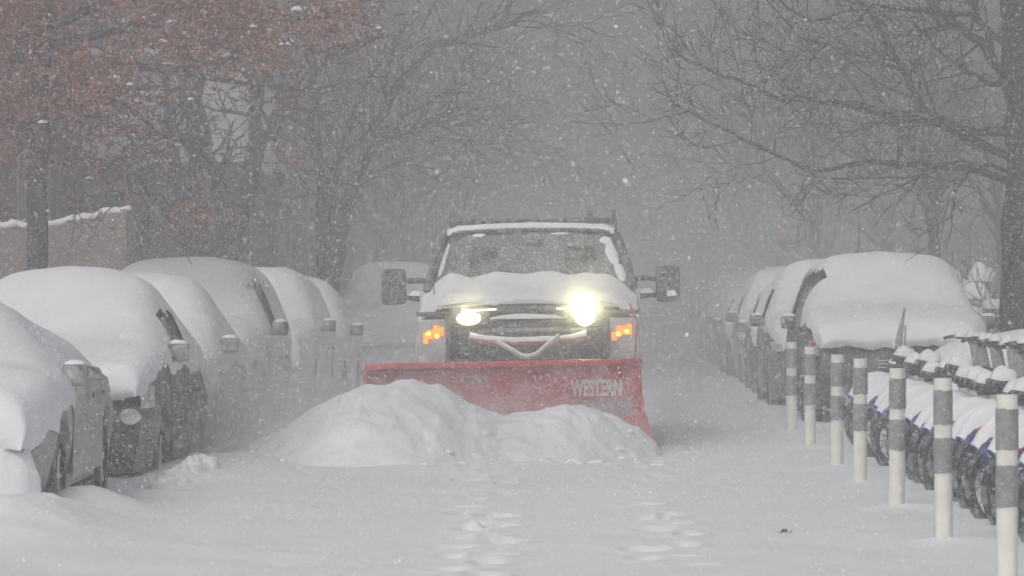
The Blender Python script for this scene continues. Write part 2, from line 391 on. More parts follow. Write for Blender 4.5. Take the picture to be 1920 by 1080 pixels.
# thick leafy upper part, thinning out downwards and to the right
for k in range(26000):
    px = rg.uniform(-80, 760); py = rg.uniform(-60, 330); dY = rg.gauss(0, 1.6)
    lim = 300-.32*max(0, px-80)+(60 if px < 200 else 0)
    pr = 1-max(0, (py-lim*.35)/(lim*.75))
    if px > 560: pr *= max(0, 1-(px-560)/220)
    if rg.random() > pr: continue
    q = P(px, py, YO+dY)-o0
    if px > 270 and py > 150: continue
    if lum(q*.8) > (.13 if px < 260 or py < 80 else .24): leafc.append(q)
for (cx, cy, n, s) in [(290, 270, 50, .14), (375, 415, 40, .10), (545, 300, 10, .1), (60, 225, 110, .2), (120, 140, 120, .2), (300, 175, 60, .12), (200, 205, 60, .16), (350, 410, 24, .08)]:
    for j in range(n): leafc.append(P(cx, cy, YO)-o0+Vector((rg.gauss(0, s), rg.gauss(0, s), rg.gauss(0, s*.8))))
mb.build('crown', 'bark', oak)
rg.shuffle(leafc); cut = int(len(leafc)*.62)
leaves(leafc[:cut], .075, rg, 'leaves', 'oak_leaf', oak); leaves(leafc[cut:], .068, rg, 'dry_leaves', 'oak_leaf_grey', oak)
mb = MB()
for k in range(46):
    c = rg.choice(leafc); mb.lump(c, rg.uniform(.03, .075), rg.uniform(.03, .06), rg.uniform(.02, .04), k, .4, 7, 3)
mb.build('snow_clumps', 'snow', oak, kind='stuff')

# --- tree with several stems behind the third parked car
YM = 54.0; t2 = thing('bare_tree', 'bare tree with several leaning stems rising behind the parked cars near the gap between houses', 'tree', (P(395, 600, YM).x, YM, 0))
o0 = Vector(t2.location); rg = random.Random(5)
mb = MB(); cr = MB()
stems = [([(372, 560), (352, 440), (330, 330), (318, 215), (300, 60)], .10, .05), ([(384, 560), (376, 420), (366, 280), (350, 180), (340, 20)], .105, .055), ([(404, 560), (440, 410), (492, 262), (540, 190), (600, 115), (720, 55)], .135, .05),
         ([(398, 560), (416, 370), (400, 320), (368, 180), (395, 60)], .095, .045), ([(470, 320), (480, 250), (483, 170), (490, 30)], .10, .06), ([(350, 430), (318, 400), (250, 345), (205, 300)], .055, .02), ([(352, 450), (300, 380), (270, 290)], .06, .02)]
for l, a, b in stems:
    dy = rg.uniform(-.8, .8); pts = [P(x, y, YM+dy*i/(len(l)-1))-o0 for i, (x, y) in enumerate(l)]
    Q, rad = limb(mb, pts, a*1.2, b*1.2, rg, n=8)
    branchlets(cr, Q, rad, rg, 8, 2, 1.15, up=.0, minr=.007, fr=.34, spread=1.3, kk=(2, 3))
mb.build('trunk', 'bark_dark', t2); cr.build('crown', 'bark_dark', t2)

# --- two-stemmed tree further on
YT = 64.0; t3 = thing('bare_tree', 'bare tree forking into two stems above the far parked cars beside the truck mirror', 'tree', (P(612, 600, YT).x, YT, 0))
o0 = Vector(t3.location); rg = random.Random(8); mb = MB(); cr = MB()
for l, a, b in [([(608, 560), (604, 430), (600, 330), (590, 180), (570, -20)], .105, .055), ([(620, 560), (642, 400), (690, 270), (740, 170), (800, 90), (900, 60), (1010, 20)], .11, .035), ([(612, 520), (622, 400), (640, 280), (700, 120)], .06, .035), ([(690, 270), (760, 250), (860, 200)], .07, .03)]:
    dy = rg.uniform(-.8, .8); pts = [P(x, y, YT+dy*i/(len(l)-1))-o0 for i, (x, y) in enumerate(l)]
    Q, rad = limb(mb, pts, a*1.2, b*1.2, rg, n=8)
    branchlets(cr, Q, rad, rg, 13, 2, 1.7, up=.04, minr=.008, fr=.3, spread=1.2, kk=(2, 3))
mb.build('trunk', 'bark_dark', t3); cr.build('crown', 'bark_dark', t3)

# --- dark tree at the right with limbs sweeping out over the street
YR = 42.0; t4 = thing('bare_tree', 'large dark bare tree at right with long limbs sweeping low over the snowy cars', 'tree', (P(1912, 600, YR).x, YR, 0))
o0 = Vector(t4.location); rg = random.Random(12); mb = MB(); cr = MB()
Q, rad = limb(mb, [p-o0 for p in PL([(1914, 640), (1912, 420), (1906, 240), (1900, 40), (1890, -240)], YR)], .20, .15, rg, n=12)
mb.build('trunk', 'bark_dark', t4)
for l, a, b, n in [([(1908, 300), (1800, 250), (1745, 225), (1660, 215), (1560, 190), (1460, 185), (1380, 150), (1290, 115), (1255, 90)], .07, .016, 26), ([(1908, 345), (1830, 318), (1740, 310), (1640, 305), (1520, 320), (1455, 290), (1340, 235), (1262, 195)], .06, .014, 26),
                 ([(1905, 250), (1800, 245), (1730, 205), (1690, 130), (1655, 60), (1600, -20)], .075, .035, 22), ([(1902, 180), (1840, 80), (1760, 20), (1680, -60)], .08, .04, 18), ([(1908, 330), (1860, 310), (1780, 315), (1700, 335), (1530, 335)], .035, .01, 14),
                 ([(1905, 100), (1820, 30), (1640, 10), (1520, 40), (1440, -10)], .05, .015, 22), ([(1908, 380), (1880, 330), (1800, 300), (1660, 360), (1590, 400)], .03, .01, 10), ([(1690, 130), (1600, 100), (1500, 70), (1420, -20)], .03, .012, 14), ([(1904, 150), (1860, 160), (1790, 120), (1700, 30)], .05, .02, 18), ([(1906, 220), (1960, 100), (2000, -20)], .06, .03, 10)]:
    dy = rg.uniform(-1.5, 1.5); pts = [P(x, y, YR+dy*i/(len(l)-1))-o0 for i, (x, y) in enumerate(l)]
    Q, rad = limb(cr, pts, a*.78, b*.8, rg, n=6)
    branchlets(cr, Q, rad, rg, int(n*.62), 2, .95, up=.14, minr=.0045, fr=.15, spread=1.1, kk=(2, 4))
cr.build('crown', 'bark_dark', t4)

# --- trees further up both sides, fading into the storm
far_tree(31, 'slim bare tree standing behind the snow-covered SUV near its roof end', 6.6-.2, 69, None, 3.0, 1, -.1, .15, 3, 2.4)
far_tree(32, 'bare tree with pale trunk rising behind the first right-hand SUV roof', P(1540, 0, 74).x, 74, None, 3.2, 1, -.05, .17, 3, 2.8)
proto = []
GRP = 'bare trees fading into the snowstorm'
LAB = ['bare street tree with arching crown nearly lost in the falling snow', 'two stemmed bare street tree nearly lost in the falling snow', 'tall narrow bare street tree nearly lost in the falling snow']
proto.append(far_tree(41, LAB[0], -5.9, 96, GRP, 3.0, 1, .12, .19, 4, 3.4, (3, 4), 1.0))
proto.append(far_tree(42, LAB[1], 5.3, 92, GRP, 3.4, 2, -.05, .16, 4, 3.0, (3, 4), 1.0))
proto.append(far_tree(43, LAB[2], -8.2, 112, GRP, 4.2, 1, .05, .2, 4, 3.0, (3, 4), .9))
k = 0
for (X, Y) in [(-5.4, 90), (-6.0, 101), (5.6, 96), (5.0, 106), (-5.2, 112), (6.0, 118), (-6.2, 124), (5.2, 130), (-3.9, 136), (4.0, 140), (9.0, 66), (11, 80), (8.6, 92), (13, 100), (-9.4, 108), (-12.5, 120), (10.5, 112), (12.5, 124), (-8.6, 134), (0.6, 150), (-2.5, 160), (4.2, 158), (-7.4, 148), (8.4, 146)]:
    i = k % 3; s = .85+.35*((k*37) % 10)/10; dup(proto[i], (X, Y+14, 0), (0, 0, k*1.9), LAB[i], (s, s, s)); k += 1

# ------------------------------------------------------------------ buildings at the left
def house(name, label, x1, y0, y1, h, m, floors, bays, trim='stone_pale'):
    t = thing(name, label, 'building', (x1, y0, 0)); L = y1-y0
    mb = MB(); mb.box((-4, L/2, h/2-.2), (8, L, h), bev=.02); mb.build('wall', m, t, smooth=False)
    bw = L/bays
    for b in range(bays):
        for f in range(floors):
            z0 = 1.6+f*3.3; yc = (b+.5)*bw
            fr = MB()
            for (yy, zz, sy, sz) in [(yc-.62, z0+.85, .12, 1.9), (yc+.62, z0+.85, .12, 1.9), (yc, z0+1.86, 1.36, .12)]: fr.box((.03, yy, zz), (.16, sy, sz))
            w_ = fr.build('window', trim, t, smooth=False)
            pn = MB(); pn.box((.012, yc, z0+.85), (.02, 1.12, 1.8)); pn.build('pane', 'glass_dark', w_, smooth=False)
            sl = MB(); sl.box((.09, yc, z0-.16), (.26, 1.5, .12)); sl.build('sill', trim, w_, smooth=False)
            sn = MB(); sn.lump((.09, yc, z0-.099), .12, .7, .09, b+f*3, .2); sn.build('sill_snow', 'snow', w_)
    for b in range(bays+1):
        pi = MB(); pi.box((.09, min(L-.2, max(.2, b*bw)), h/2-.2), (.2, .38, h-.02)); pi.build('pilaster', m, t, smooth=False)
    co = MB(); co.box((.18, L/2, h-.05), (.5, L+.02, .4)); co.build('cornice', trim, t, smooth=False)
    return t
house('brick_house', 'brown brick house behind the oak on the near left side', -8.6, 50.5, 75.5, 9.5, 'brick', 3, 8)
house('brown_house', 'brownstone row house beyond the pale gap on the left', -8.6, 87, 128, 11, 'brown_stone', 3, 12)
t = thing('pale_patch_block', 'added pale block making the bright patch in the gap behind the leaning stems', 'building', (-6.75, 57.6, 0))  # added block, its white top stands in for the bright patch
mb = MB(); mb.box((0, 3, 1.65), (2.3, 6, 3.5), bev=.02); mb.build('lower_block', 'brown_stone', t, smooth=False)
mb = MB(); mb.box((0, 2.95, 4.1), (2.44, 6.1, 1.4), bev=.02); mb.build('pale_patch', 'pale_patch_white', t, smooth=False)
mb = MB(); mb.box((0, 2.95, 4.9), (2.7, 6.4, .2), bev=.03); mb.build('roof', 'brown_stone', t, smooth=False)
mb = MB(); mb.box((0, 2.95, 5.07), (2.6, 6.3, .14), bev=.06); mb.build('roof_snow', 'snow', t)
# stoop walls with snow on their caps
def stoop(label, a, b, z0, Y0, Y1):
    A = P(a[0], a[1], Y0); B = P(b[0], b[1], Y1); mid = (A+B)/2
    t = thing('stoop_wall', label, 'wall', (mid.x, mid.y, 0))
    d = B-A; n = Vector((-d.y, d.x, 0)).normalized()*.14
    mb = MB(); vs = []
    for q in (A, B):
        for s in (-1, 1):
            vs.append(Vector((q.x, q.y, -.2))+n*s); vs.append(q+n*s)
    o = Vector((mid.x, mid.y, 0))
    mb.add([v-o for v in vs], [(0, 1, 5, 4), (2, 6, 7, 3), (1, 3, 7, 5), (0, 2, 3, 1), (4, 5, 7, 6)]); mb.build('wall', 'brown_stone', t, smooth=False)
    sn = MB(); rg = random.Random(4); N = 22
    pts = [A.lerp(B, i/N)-o+Vector((0, 0, .055+rg.uniform(-.02, .02))) for i in range(N+1)]
    sn.tube(pts, [.05+rg.uniform(-.018, .014) for _ in pts], 8); sn.build('cap_snow', 'snow', t)
stoop('low brown stoop wall with snow along its sloping cap left of the leaning stems', (85, 428), (245, 398), 0, 50, 49.6)
stoop('short brown wall with snow cap at the left frame edge beside the oak trunk', (-60, 428), (60, 430), 0, 48.5, 48.5)
# thin sign post at left
t = thing('sign_post', 'thin grey street post rising behind the left parked cars', 'post', (P(515, 0, 55).x, 55, 0))
mb = MB(); mb.tube([(0, 0, -.2), (0, 0, 3.3)], .035, 8); mb.build('post', 'steel_post', t)
mb = MB(); mb.box((0, -.05, 2.9), (.3, .012, .45), bev=.005); mb.build('sign_plate', 'steel_post', t, smooth=False)
# traffic light far up the street
t = thing('traffic_light', 'red traffic light glowing faintly far up the street above right-hand cars', 'traffic light', (P(1467, 0, 92).x, 92, 0))
zz = P(1467, 437, 92).z
mb = MB(); mb.tube([(.4, 0, -.2), (.4, 0, zz+.9)], .06, 8); mb.tube([(.4, 0, zz+.55), (0, 0, zz+.55)], .035, 6); mb.build('pole', 'steel_post', t)
mb = MB(); mb.box((0, 0, zz-.3), (.34, .22, 1.0), bev=.03); hb = mb.build('housing', 'traffic_box', t)
mb = MB(); mb.lathe([(.0, -.04), (.055, -.03), (.08, 0)], (0, -.115, zz), 'y', 16); mb.build('red_lamp', 'traffic_red', t)

# ------------------------------------------------------------------ parked cars
def cr_interp(tab, n):
    # resample a polyline with Catmull-Rom
    T = [np.array(p, float) for p in tab]; out = []
    for i in range(len(T)-1):
        p0 = T[max(i-1, 0)]; p1 = T[i]; p2 = T[i+1]; p3 = T[min(i+2, len(T)-1)]
        for k in range(n):
            t = k/n; out.append(.5*((2*p1)+(-p0+p2)*t+(2*p0-5*p1+4*p2-p3)*t*t+(-p0+3*p1-3*p2+p3)*t**3))
    out.append(T[-1]); return np.array(out)
class CarShape:
    def __init__(s, L, W, H, hood, belt, kind, tum=.72, tap=.17):
        s.L, s.W, s.H, s.hood, s.belt, s.kind = L, W, H, hood, belt, kind; s.tum = tum; s.tap = tap
        c = 1.22 if kind != 'van' else .9
        if kind == 'sedan': s.prof = [(0, .58), (.05, hood-.18), (.25, hood-.08), (.75, hood-.01), (c, hood+.05), (c+.78, H-.05), (c+1.2, H), (L-1.75, H-.03), (L-1.0, belt+.14), (L-.75, belt+.06), (L-.1, belt+.02), (L, belt-.2)]
        else: s.prof = [(0, .62), (.05, hood-.2), (.22, hood-.08), (.75, hood), (c, hood+.06), (c+.68, H-.06), (c+1.05, H), (L-.85, H-.02), (L-.35, H-.16), (L-.08, belt+.1), (L, belt-.15)]
        s.fa, s.ra = .88, L-.98         # axles
        s.wr = .33 if kind == 'sedan' else .36
    def zt(s, y): return float(np.interp(y, [p[0] for p in s.prof], [p[1] for p in s.prof]))
    def w(s, y):
        w = s.W/2; a = max(0, 1-y/.75); b = max(0, 1-(s.L-y)/.7)
        return w*(1-s.tap*a**2.2-.17*b**2.2)
    def zb(s, y):
        z = .24
        for a in (s.fa, s.ra):
            d = abs(y-a); r = s.wr+.06
            if d < r: z = max(z, s.wr+math.sqrt(r*r-d*d))
        if y < .15: z = max(z, .26)
        return z
    def sec(s, y, zt, grow=0.0):
        wb = s.w(min(max(y, 0), s.L))+grow; zb = min(s.zb(y), zt-.06); belt = min(s.belt, zt-.035)
        wr = wb*s.tum; z1 = max(zb+.02, min(.52, belt-.06)); z2 = max(z1+.01, min(.70, belt-.03))
        pts = [(wb-.05, zb), (wb, z1), (wb+.005, z2), (wb-.03, belt)]
        def xa(z): return (wb-.03)-(wb-.03-wr)*(z-s.belt)/(s.H-s.belt)
        if zt > s.belt+.12:
            pts += [(xa(zt-.11), zt-.11), (xa(zt)-.07, zt-.02), (xa(zt)*.5, zt+.015), (0, zt+.03)]
        else:
            pts += [(wb-.06, zt-.025), (wb-.17, zt), (wb*.5, zt+.02), (0, zt+.03)]
        return pts
def wheel(parent, x, y, r, side, snowy=True):
    W = .21; mb = MB()
    mb.lathe([(r*.66, -W/2), (r*.93, -W/2), (r, -W/2+.03), (r, W/2-.03), (r*.93, W/2), (r*.66, W/2)], (x, y, r), 'x', 28)
    ty = mb.build('tyre', 'rubber', parent, angle=50)
    mb = MB(); fx = x+side*(W/2-.03)
    mb.lathe([(r*.67, 0), (r*.60, -side*.03), (r*.56, -side*.09)], (fx, y, r), 'x', 24)
    for k in range(7):
        a = 2*math.pi*k/7; c, s_ = math.cos(a), math.sin(a)
        mb.tube([(fx-side*.01, y+c*r*.08, r+s_*r*.08), (fx-side*.005, y+c*r*.63, r+s_*r*.63)], [.03, .022], 5)
    mb.lathe([(0, side*.015), (r*.14, side*.01), (r*.16, -side*.02)], (fx, y, r), 'x', 12)
    mb.build('rim', 'rim', ty, angle=40)
def car(name, label, cat, X, Y, rot, paint, shape, group, vis, edge, front_edge, T=(.16, .14), holes=(), zoff=-.12, lights=True, lid=None, seed=0, rich=True, mout=.10, drop_side=None, hooddip=0):
    """vis: +1 when the side at +x is in view, -1 for the other. edge: (y, z) lower edge of the snow on that side."""
    S = shape; rg = random.Random(seed)
    t = thing(name, label, cat, (X, Y, zoff), (0, 0, rot), group)
    ys = sorted(set(list(np.linspace(0, .3, 8))+list(np.linspace(.3, S.L-.3, int((S.L-.6)/.07)))+list(np.linspace(S.L-.3, S.L, 6))))
    mb = MB(); rows = []
    for y in ys:
        p = S.sec(y, S.zt(y)); rows.append([Vector((x, y, z)) for x, z in p]+[Vector((-x, y, z)) for x, z in p[::-1][1:]])
    mb.loft(rows); n = len(rows[0])
    mb.add(rows[0], [tuple(range(n))]); mb.add(rows[-1], [tuple(range(n))[::-1]])
    mb.build('body', paint, t, angle=45)
    mb = MB(); mb.box((0, S.L/2, .47), (S.W-.46, S.L-.5, .5)); mb.build('underbody', 'dark_plastic', t, smooth=False)
    for y in (S.fa, S.ra):
        for sd in (-1, 1): wheel(t, sd*(S.W/2-.125), y, S.wr, sd)
    def side_patch(nm, y0, y1, a, b, ia, ib, m, off=.006, par=t, sds=(-1, 1), lab=None):
        for sd in sds:
            mb = MB(); rows = []
            for y in np.linspace(y0, y1, 10):
                p = S.sec(y, S.zt(y)); q0 = Vector((p[ia][0], y, p[ia][1])); q1 = Vector((p[ib][0], y, p[ib][1]))
                r0 = q0.lerp(q1, a); r1 = q0.lerp(q1, b)
                rows.append([Vector(((r0.lerp(r1, u).x+off)*sd, y, r0.lerp(r1, u).z)) for u in (0, .5, 1)])
            mb.loft(rows); o = mb.build(nm, m, par)
    c0 = 1.55
    for (y0, y1) in [(c0+.12, c0+1.02), (c0+1.1, min(c0+1.95, S.L-1.05))]:
        side_patch('side_window', y0+.06, y1, .1, .93, 3, 4, 'glass_dark')
    if rich:
        for (y0, y1) in [(S.fa+S.wr+.14, c0+1.04), (c0+1.065, min(c0+1.95, S.ra-S.wr-.02))]:
            for sd in (vis,):
                mb = MB(); rows = []
                for y in np.linspace(y0, y1, 10):
                    p = S.sec(y, S.zt(y)); rows.append([Vector(((p[0][0]+.052)*sd, y, p[0][1]+.06))]+[Vector(((p[i][0]+.007)*sd, y, p[i][1])) for i in (1, 2, 3)])
                mb.loft(rows); d_ = mb.build('door', paint, t, angle=40)
                h = MB(); yy = y1-.18; h.tube([((S.W/2+.03)*sd, yy-.09, .80), ((S.W/2+.035)*sd, yy, .805), ((S.W/2+.03)*sd, yy+.09, .80)], .014, 6); h.build('handle', 'dark_plastic', d_)
        # front: grille, lower intake, lamps
        mb = MB(); mb.box((0, -.012, .50), (.95, .03, .12), bev=.01)
        for k in range(4): mb.box((0, -.03, .46+k*.028), (.9, .01, .006))
        mb.build('grille', 'dark_plastic', t, angle=30)
        mb = MB(); mb.box((0, -.02, .36), (1.15, .03, .15), bev=.012); mb.build('bumper_intake', 'snowy_black', t, angle=30)
        for sd in (-1, 1):
            mb = MB(); rows = []
            for y in np.linspace(.02, .36, 7):
                wx = S.w(y); rows.append([Vector((sd*(wx+.006), y, S.hood-.30)), Vector((sd*(wx+.012), y, S.hood-.22)), Vector((sd*(wx-.03), y, S.hood-.13))])
            mb.loft(rows); mb.build('headlight', 'headlamp', t)
    # mirrors
    ym = 1.52; zm = S.belt+.07
    for sd in (-1, 1):
        mb = MB(); mb.box((sd*(S.W/2+mout), ym, zm), (.17, .11, .15), bev=.045); mb.tube([(sd*(S.W/2-.05), ym+.02, zm-.05), (sd*(S.W/2+.05), ym, zm-.03)], .03, 6)
        mr = mb.build('mirror', 'snowy_black' if rich else 'dark_plastic', t)
        mb = MB(); mb.lump((sd*(S.W/2+mout), ym, zm+.068), .075, .05, .03, seed+sd, .2, 8, 4); mb.build('mirror_snow', 'snow', mr)
    # snow lying on the car
    T0, T1 = T
    cl = [(-.03, front_edge)]
    sp = [(-.085, front_edge+.06), (-.09, S.hood-.10), (-.02, S.hood+.03)]+[(y, z+(T1 if y < 1.1 else T0 if y > 1.9 else (T0+T1)/2+.015)) for y, z in S.prof if y > .2 and y < S.L-.2]+[(S.L+.04, S.prof[-1][1]+.12)]
    cl = cr_interp(cl+sp, 6); K = 26
    e_y = [p[0] for p in edge]; e_z = [p[1] for p in edge]
    grid = []
    for (y, z) in cl:
        row = []
        yc = min(max(y, .0), S.L)
        for sd in (-1, 1):
            e = float(np.interp(y, e_y, e_z)) if sd == vis else float(np.interp(y, [0, .4, 1.2, S.L], [front_edge, S.hood-.16, S.belt-.05, S.belt-.08]))
            e += .05*mnoise.noise(Vector((y*3.1, seed*5+sd, .3)))+.03*mnoise.noise(Vector((y*9.3, seed*5+sd, 1.3)))
            if y < .3: e = e*max(0, y/.3)+front_edge*(1-max(0, y/.3))+.02*mnoise.noise(Vector((y*20, seed, 0)))
            e = min(e, z-.015)
            p = S.sec(yc, max(z, .5), .0)
            pp = np.array(p); zz = pp[:, 1]
            # clip to z >= e
            st = [(float(np.interp(e, zz[:4], pp[:4, 0])) if e < zz[3] else float(np.interp(e, zz[3:], pp[3:, 0])), e)]+[tuple(q) for q in p if q[1] > e+.004]
            if len(st) < 2: st.append((0, z))
            st = np.array(st); d = np.r_[0, np.cumsum(np.hypot(*np.diff(st, axis=0).T))]
            u = np.linspace(0, 1, K)**1.15*d[-1]
            xs = np.interp(u, d, st[:, 0]); zs = np.interp(u, d, st[:, 1])
            gro = .045*sstep(0, .12, u)+.008
            xs = xs+gro*np.clip(xs/max(.01, S.W/2), 0, 1)
            row.append(np.stack([xs*sd, np.full(K, y), zs], -1))
        grid.append(np.concatenate([row[0], row[1][::-1][1:]], 0))
    G = np.array(grid)
    # soften, keeping the borders
    for it in range(10):
        A = G.copy(); A[1:-1, 2:-2] = (G[:-2, 2:-2]+G[2:, 2:-2]+G[1:-1, 1:-3]+G[1:-1, 3:-1]+2*G[1:-1, 2:-2])/6
        A[1:-1, [0, 1, -1, -2], 2] = G[1:-1, [0, 1, -1, -2], 2]
        G = A
    G[..., 2] += .014*fbm(G[..., 0]*6+seed, G[..., 1]*5, seed+5)*sstep(.5, .9, G[..., 2])
    G[..., 2] += .03*fbm(G[..., 0]*2.2+seed, G[..., 1]*1.8, seed)*sstep(.5, .9, G[..., 2])
    lip = sstep(.35, 0, G[..., 1])*sstep(front_edge+.16, front_edge, G[..., 2]-.0)
    G[..., 2] += lip*(.05*fbm(G[..., 0]*3.5+seed*3, G[..., 0]*0+seed, seed+9)+.03*fbm(G[..., 0]*11+seed*3, G[..., 0]*0+seed, seed+12))
    ny_, nx_ = G.shape[:2]; ii = np.arange(ny_*nx_).reshape(ny_, nx_)
    FQ = np.stack([ii[:-1, :-1], ii[:-1, 1:], ii[1:, 1:], ii[1:, :-1]], -1).reshape(-1, 4)
    V = G.reshape(-1, 3); C = V[FQ].mean(1); keep = np.ones(len(FQ), bool)
    for (sd, y0, y1, z0, z1) in holes:
        nz = .10*fbm(C[:, 1]*5, C[:, 2]*5, seed+3)
        inside = (C[:, 0]*sd > S.W*.33) & (C[:, 1] > y0+nz) & (C[:, 1] < y1+nz) & (C[:, 2] > z0+nz*.8) & (C[:, 2] < z1+nz*.8)
        keep &= ~inside
    o = np_mesh('snow_cover', V, FQ[keep], 'snow', t)
    return t
GL = 'snow-covered cars parked along the left kerb'; GR = 'snow-covered cars parked along the right kerb'
SED = CarShape(4.55, 1.82, 1.45, .90, .93, 'sedan'); SUV = CarShape(4.7, 1.9, 1.70, 1.06, 1.06, 'suv'); HAT = CarShape(4.4, 1.8, 1.50, .92, .95, 'suv'); BIG = CarShape(5.0, 2.0, 1.86, 1.15, 1.15, 'suv')
XL = -3.36     # outer side of the left row
c1 = car('parked_car', 'grey sedan at near left, snow heaped on bonnet, one headlamp and front wheel bare', 'car', XL-.85, 22.3, R(1.8), 'paint_grey', CarShape(4.5, 1.82, 1.31, .86, .88, 'sedan', .50), GL, 1,
         [(0, .52), (.35, .64), (.6, .60), (.9, .73), (1.25, .78), (1.7, .80), (2.2, .93), (2.5, .97), (4.6, .95)], .52, (.17, .17), holes=[(1, 1.62, 1.9, .86, .98), (1, 1.95, 2.3, .84, .95)], seed=1, mout=.0)
mb = MB(); mb.lump((0, 0, 0), .20, .34, .10, 3, .3, 14, 6)
sp = mb.build('bumper_snow', 'snow', c1); sp.location = (.66, .02, .36); sp.rotation_euler = (R(80), 0, R(15))
c2 = car('parked_car', 'black car second from the near left, round fog lamp on its bare front bumper', 'car', XL-.83, 27.3, R(0), 'paint_black', CarShape(4.5, 1.82, 1.56, 1.03, 1.05, 'sedan', .72, .10), GL, 1,
         [(0, .80), (.3, .90), (.8, 1.0), (1.3, 1.0), (1.6, .96), (2.2, 1.02), (2.8, .94), (3.4, 1.0), (3.9, .72), (4.5, .6)], .79, (.19, .16), holes=[(1, 1.72, 2.6, 1.06, 1.44)], seed=2, mout=.03, zoff=-.22)
mb = MB(); mb.lathe([(0, -.012), (.045, -.012), (.055, -.02), (.072, -.02), (.078, .0), (.078, .02)], (0, 0, 0), 'y', 20)
fg = mb.build('fog_lamp', 'headlamp', c2, angle=30); fg.scale = (1, 1, .8); fg.location = (.76, -.015, .67); fg.rotation_euler = (0, 0, R(18))
mb = MB(); mb.box((.895, .17, .84), (.03, .02, .11), (0, .2, .5), bev=.004); mb.build('headlight_glint', 'chrome', c2)  # chrome sliver set in as the glint on the headlight
c2b = car('parked_car', 'silver car third in the left row, mirror dark against its snowed-over side', 'car', XL-.93, 32.2, R(0), 'paint_silver', CarShape(4.3, 1.8, 1.45, .9, .94, 'sedan'), GL, 1,
          [(0, .5), (.5, .45), (1.0, .72), (1.3, .8), (1.7, .7), (2.5, .88), (4.3, .7)], .52, (.18, .16), seed=3, mout=.05)
c3 = car('parked_car', 'tan SUV fourth in the left row with bare rear side window and tall snow roof', 'car', XL-1.0, 37.2, R(0), 'paint_tan', CarShape(4.7, 1.9, 1.66, 1.03, 1.05, 'suv'), GL, 1,
         [(0, .62), (.3, .8), (.8, .8), (1.3, .92), (1.8, .95), (2.6, .6), (3.4, .9), (4.7, .8)], .62, (.18, .2), holes=[(1, 1.75, 2.6, 1.08, 1.58)], seed=4)
c4 = car('parked_car', 'white SUV fifth in the left row, plastered with snow down its side', 'car', XL-.98, 44.2, R(0), 'paint_white', CarShape(4.6, 1.86, 1.62, 1.0, 1.02, 'suv'), GL, 1,
         [(0, .6), (.6, .7), (1.2, .62), (2.0, .7), (4.6, .8)], .6, (.18, .16), seed=5)
c5 = car('parked_car', 'low car sixth in the left row with one dark door mirror sticking out', 'car', XL-.93, 49.0, R(0), 'paint_white', SED, GL, 1,
         [(0, .5), (.6, .6), (1.2, .7), (2.0, .75), (4.6, .8)], .5, (.24, .22), seed=6, rich=False)
c6 = car('parked_car', 'tall van-like SUV at far end of the left row behind truck mirror', 'car', -3.5, 62.0, R(0), 'paint_white', CarShape(5.0, 2.0, 1.80, 1.10, 1.12, 'suv', .70), GL, 1,
         [(0, .6), (.6, .8), (1.2, .9), (5, .9)], .6, (.22, .22), seed=7, rich=False)
XR = 2.28
r1 = car('parked_car', 'black SUV at front of right row, thick snow on bonnet, bare oval side window', 'car', XR+.90, 39.6, R(0), 'paint_black', CarShape(4.9, 2.0, 1.72, 1.12, 1.10, 'suv', .75), GR, -1,
         [(0, .93), (.25, 1.08), (.7, 1.14), (1.2, 1.14), (1.6, 1.14), (4.9, 1.16)], .90, (.19, .22), holes=[(-1, 1.62, 3.7, 1.10, 1.74)], seed=8)
mb = MB()
for k in range(3): mb.box((.05, -.035, .70+k*.035), (.55, .02, .012), bev=.003)
mb.build('grille_chrome', 'chrome', r1)
mb = MB(); mb.box((-.90, .16, .92), (.03, .10, .09), (0, 0, .3), bev=.01); mb.build('turn_lamp', 'tail_red', r1)
r2_ = car('parked_car', 'dark SUV second in right row with a bare narrow rear window and mirror', 'car', 2.05+.98, 45.2, R(0), 'paint_dark', CarShape(4.7, 1.94, 1.72, 1.08, 1.08, 'suv'), GR, -1,
         [(0, .85), (.5, 1.0), (1.2, 1.05), (1.7, .98), (2.2, 1.06), (4.7, 1.05)], .8, (.18, .18), holes=[(-1, 2.0, 2.9, 1.12, 1.55)], seed=9)
for i, (y, lab, sh, pt) in enumerate([(51.2, 'snow-covered dark hatchback third in the right row', HAT, 'paint_dark'), (56.6, 'snow-covered grey SUV fourth in the right row', SUV, 'paint_silver'), (62.2, 'pale snow-covered car fifth in the right row, fading into the storm', SED, 'paint_dark'),
                                      (67.6, 'faint snow-covered car sixth in the right row', HAT, 'paint_dark'), (73.4, 'faint snow-covered SUV seventh in the right row', SUV, 'paint_dark'), (79.4, 'barely visible parked car at the far end of the right row', SED, 'paint_dark')]):
    car('parked_car', lab, 'car', 2.12+sh.W/2+.03*(i % 2), y, 0, pt, sh, GR, -1, [(0, .62), (.5, .8), (1.2, .9), (2.0, sh.belt-.02), (2.8, sh.belt+.04), (4.7, sh.belt)], .62, (.2, .2), holes=[(-1, 2.1, 2.7, 1.05, 1.4)], seed=20+i, rich=i < 2)
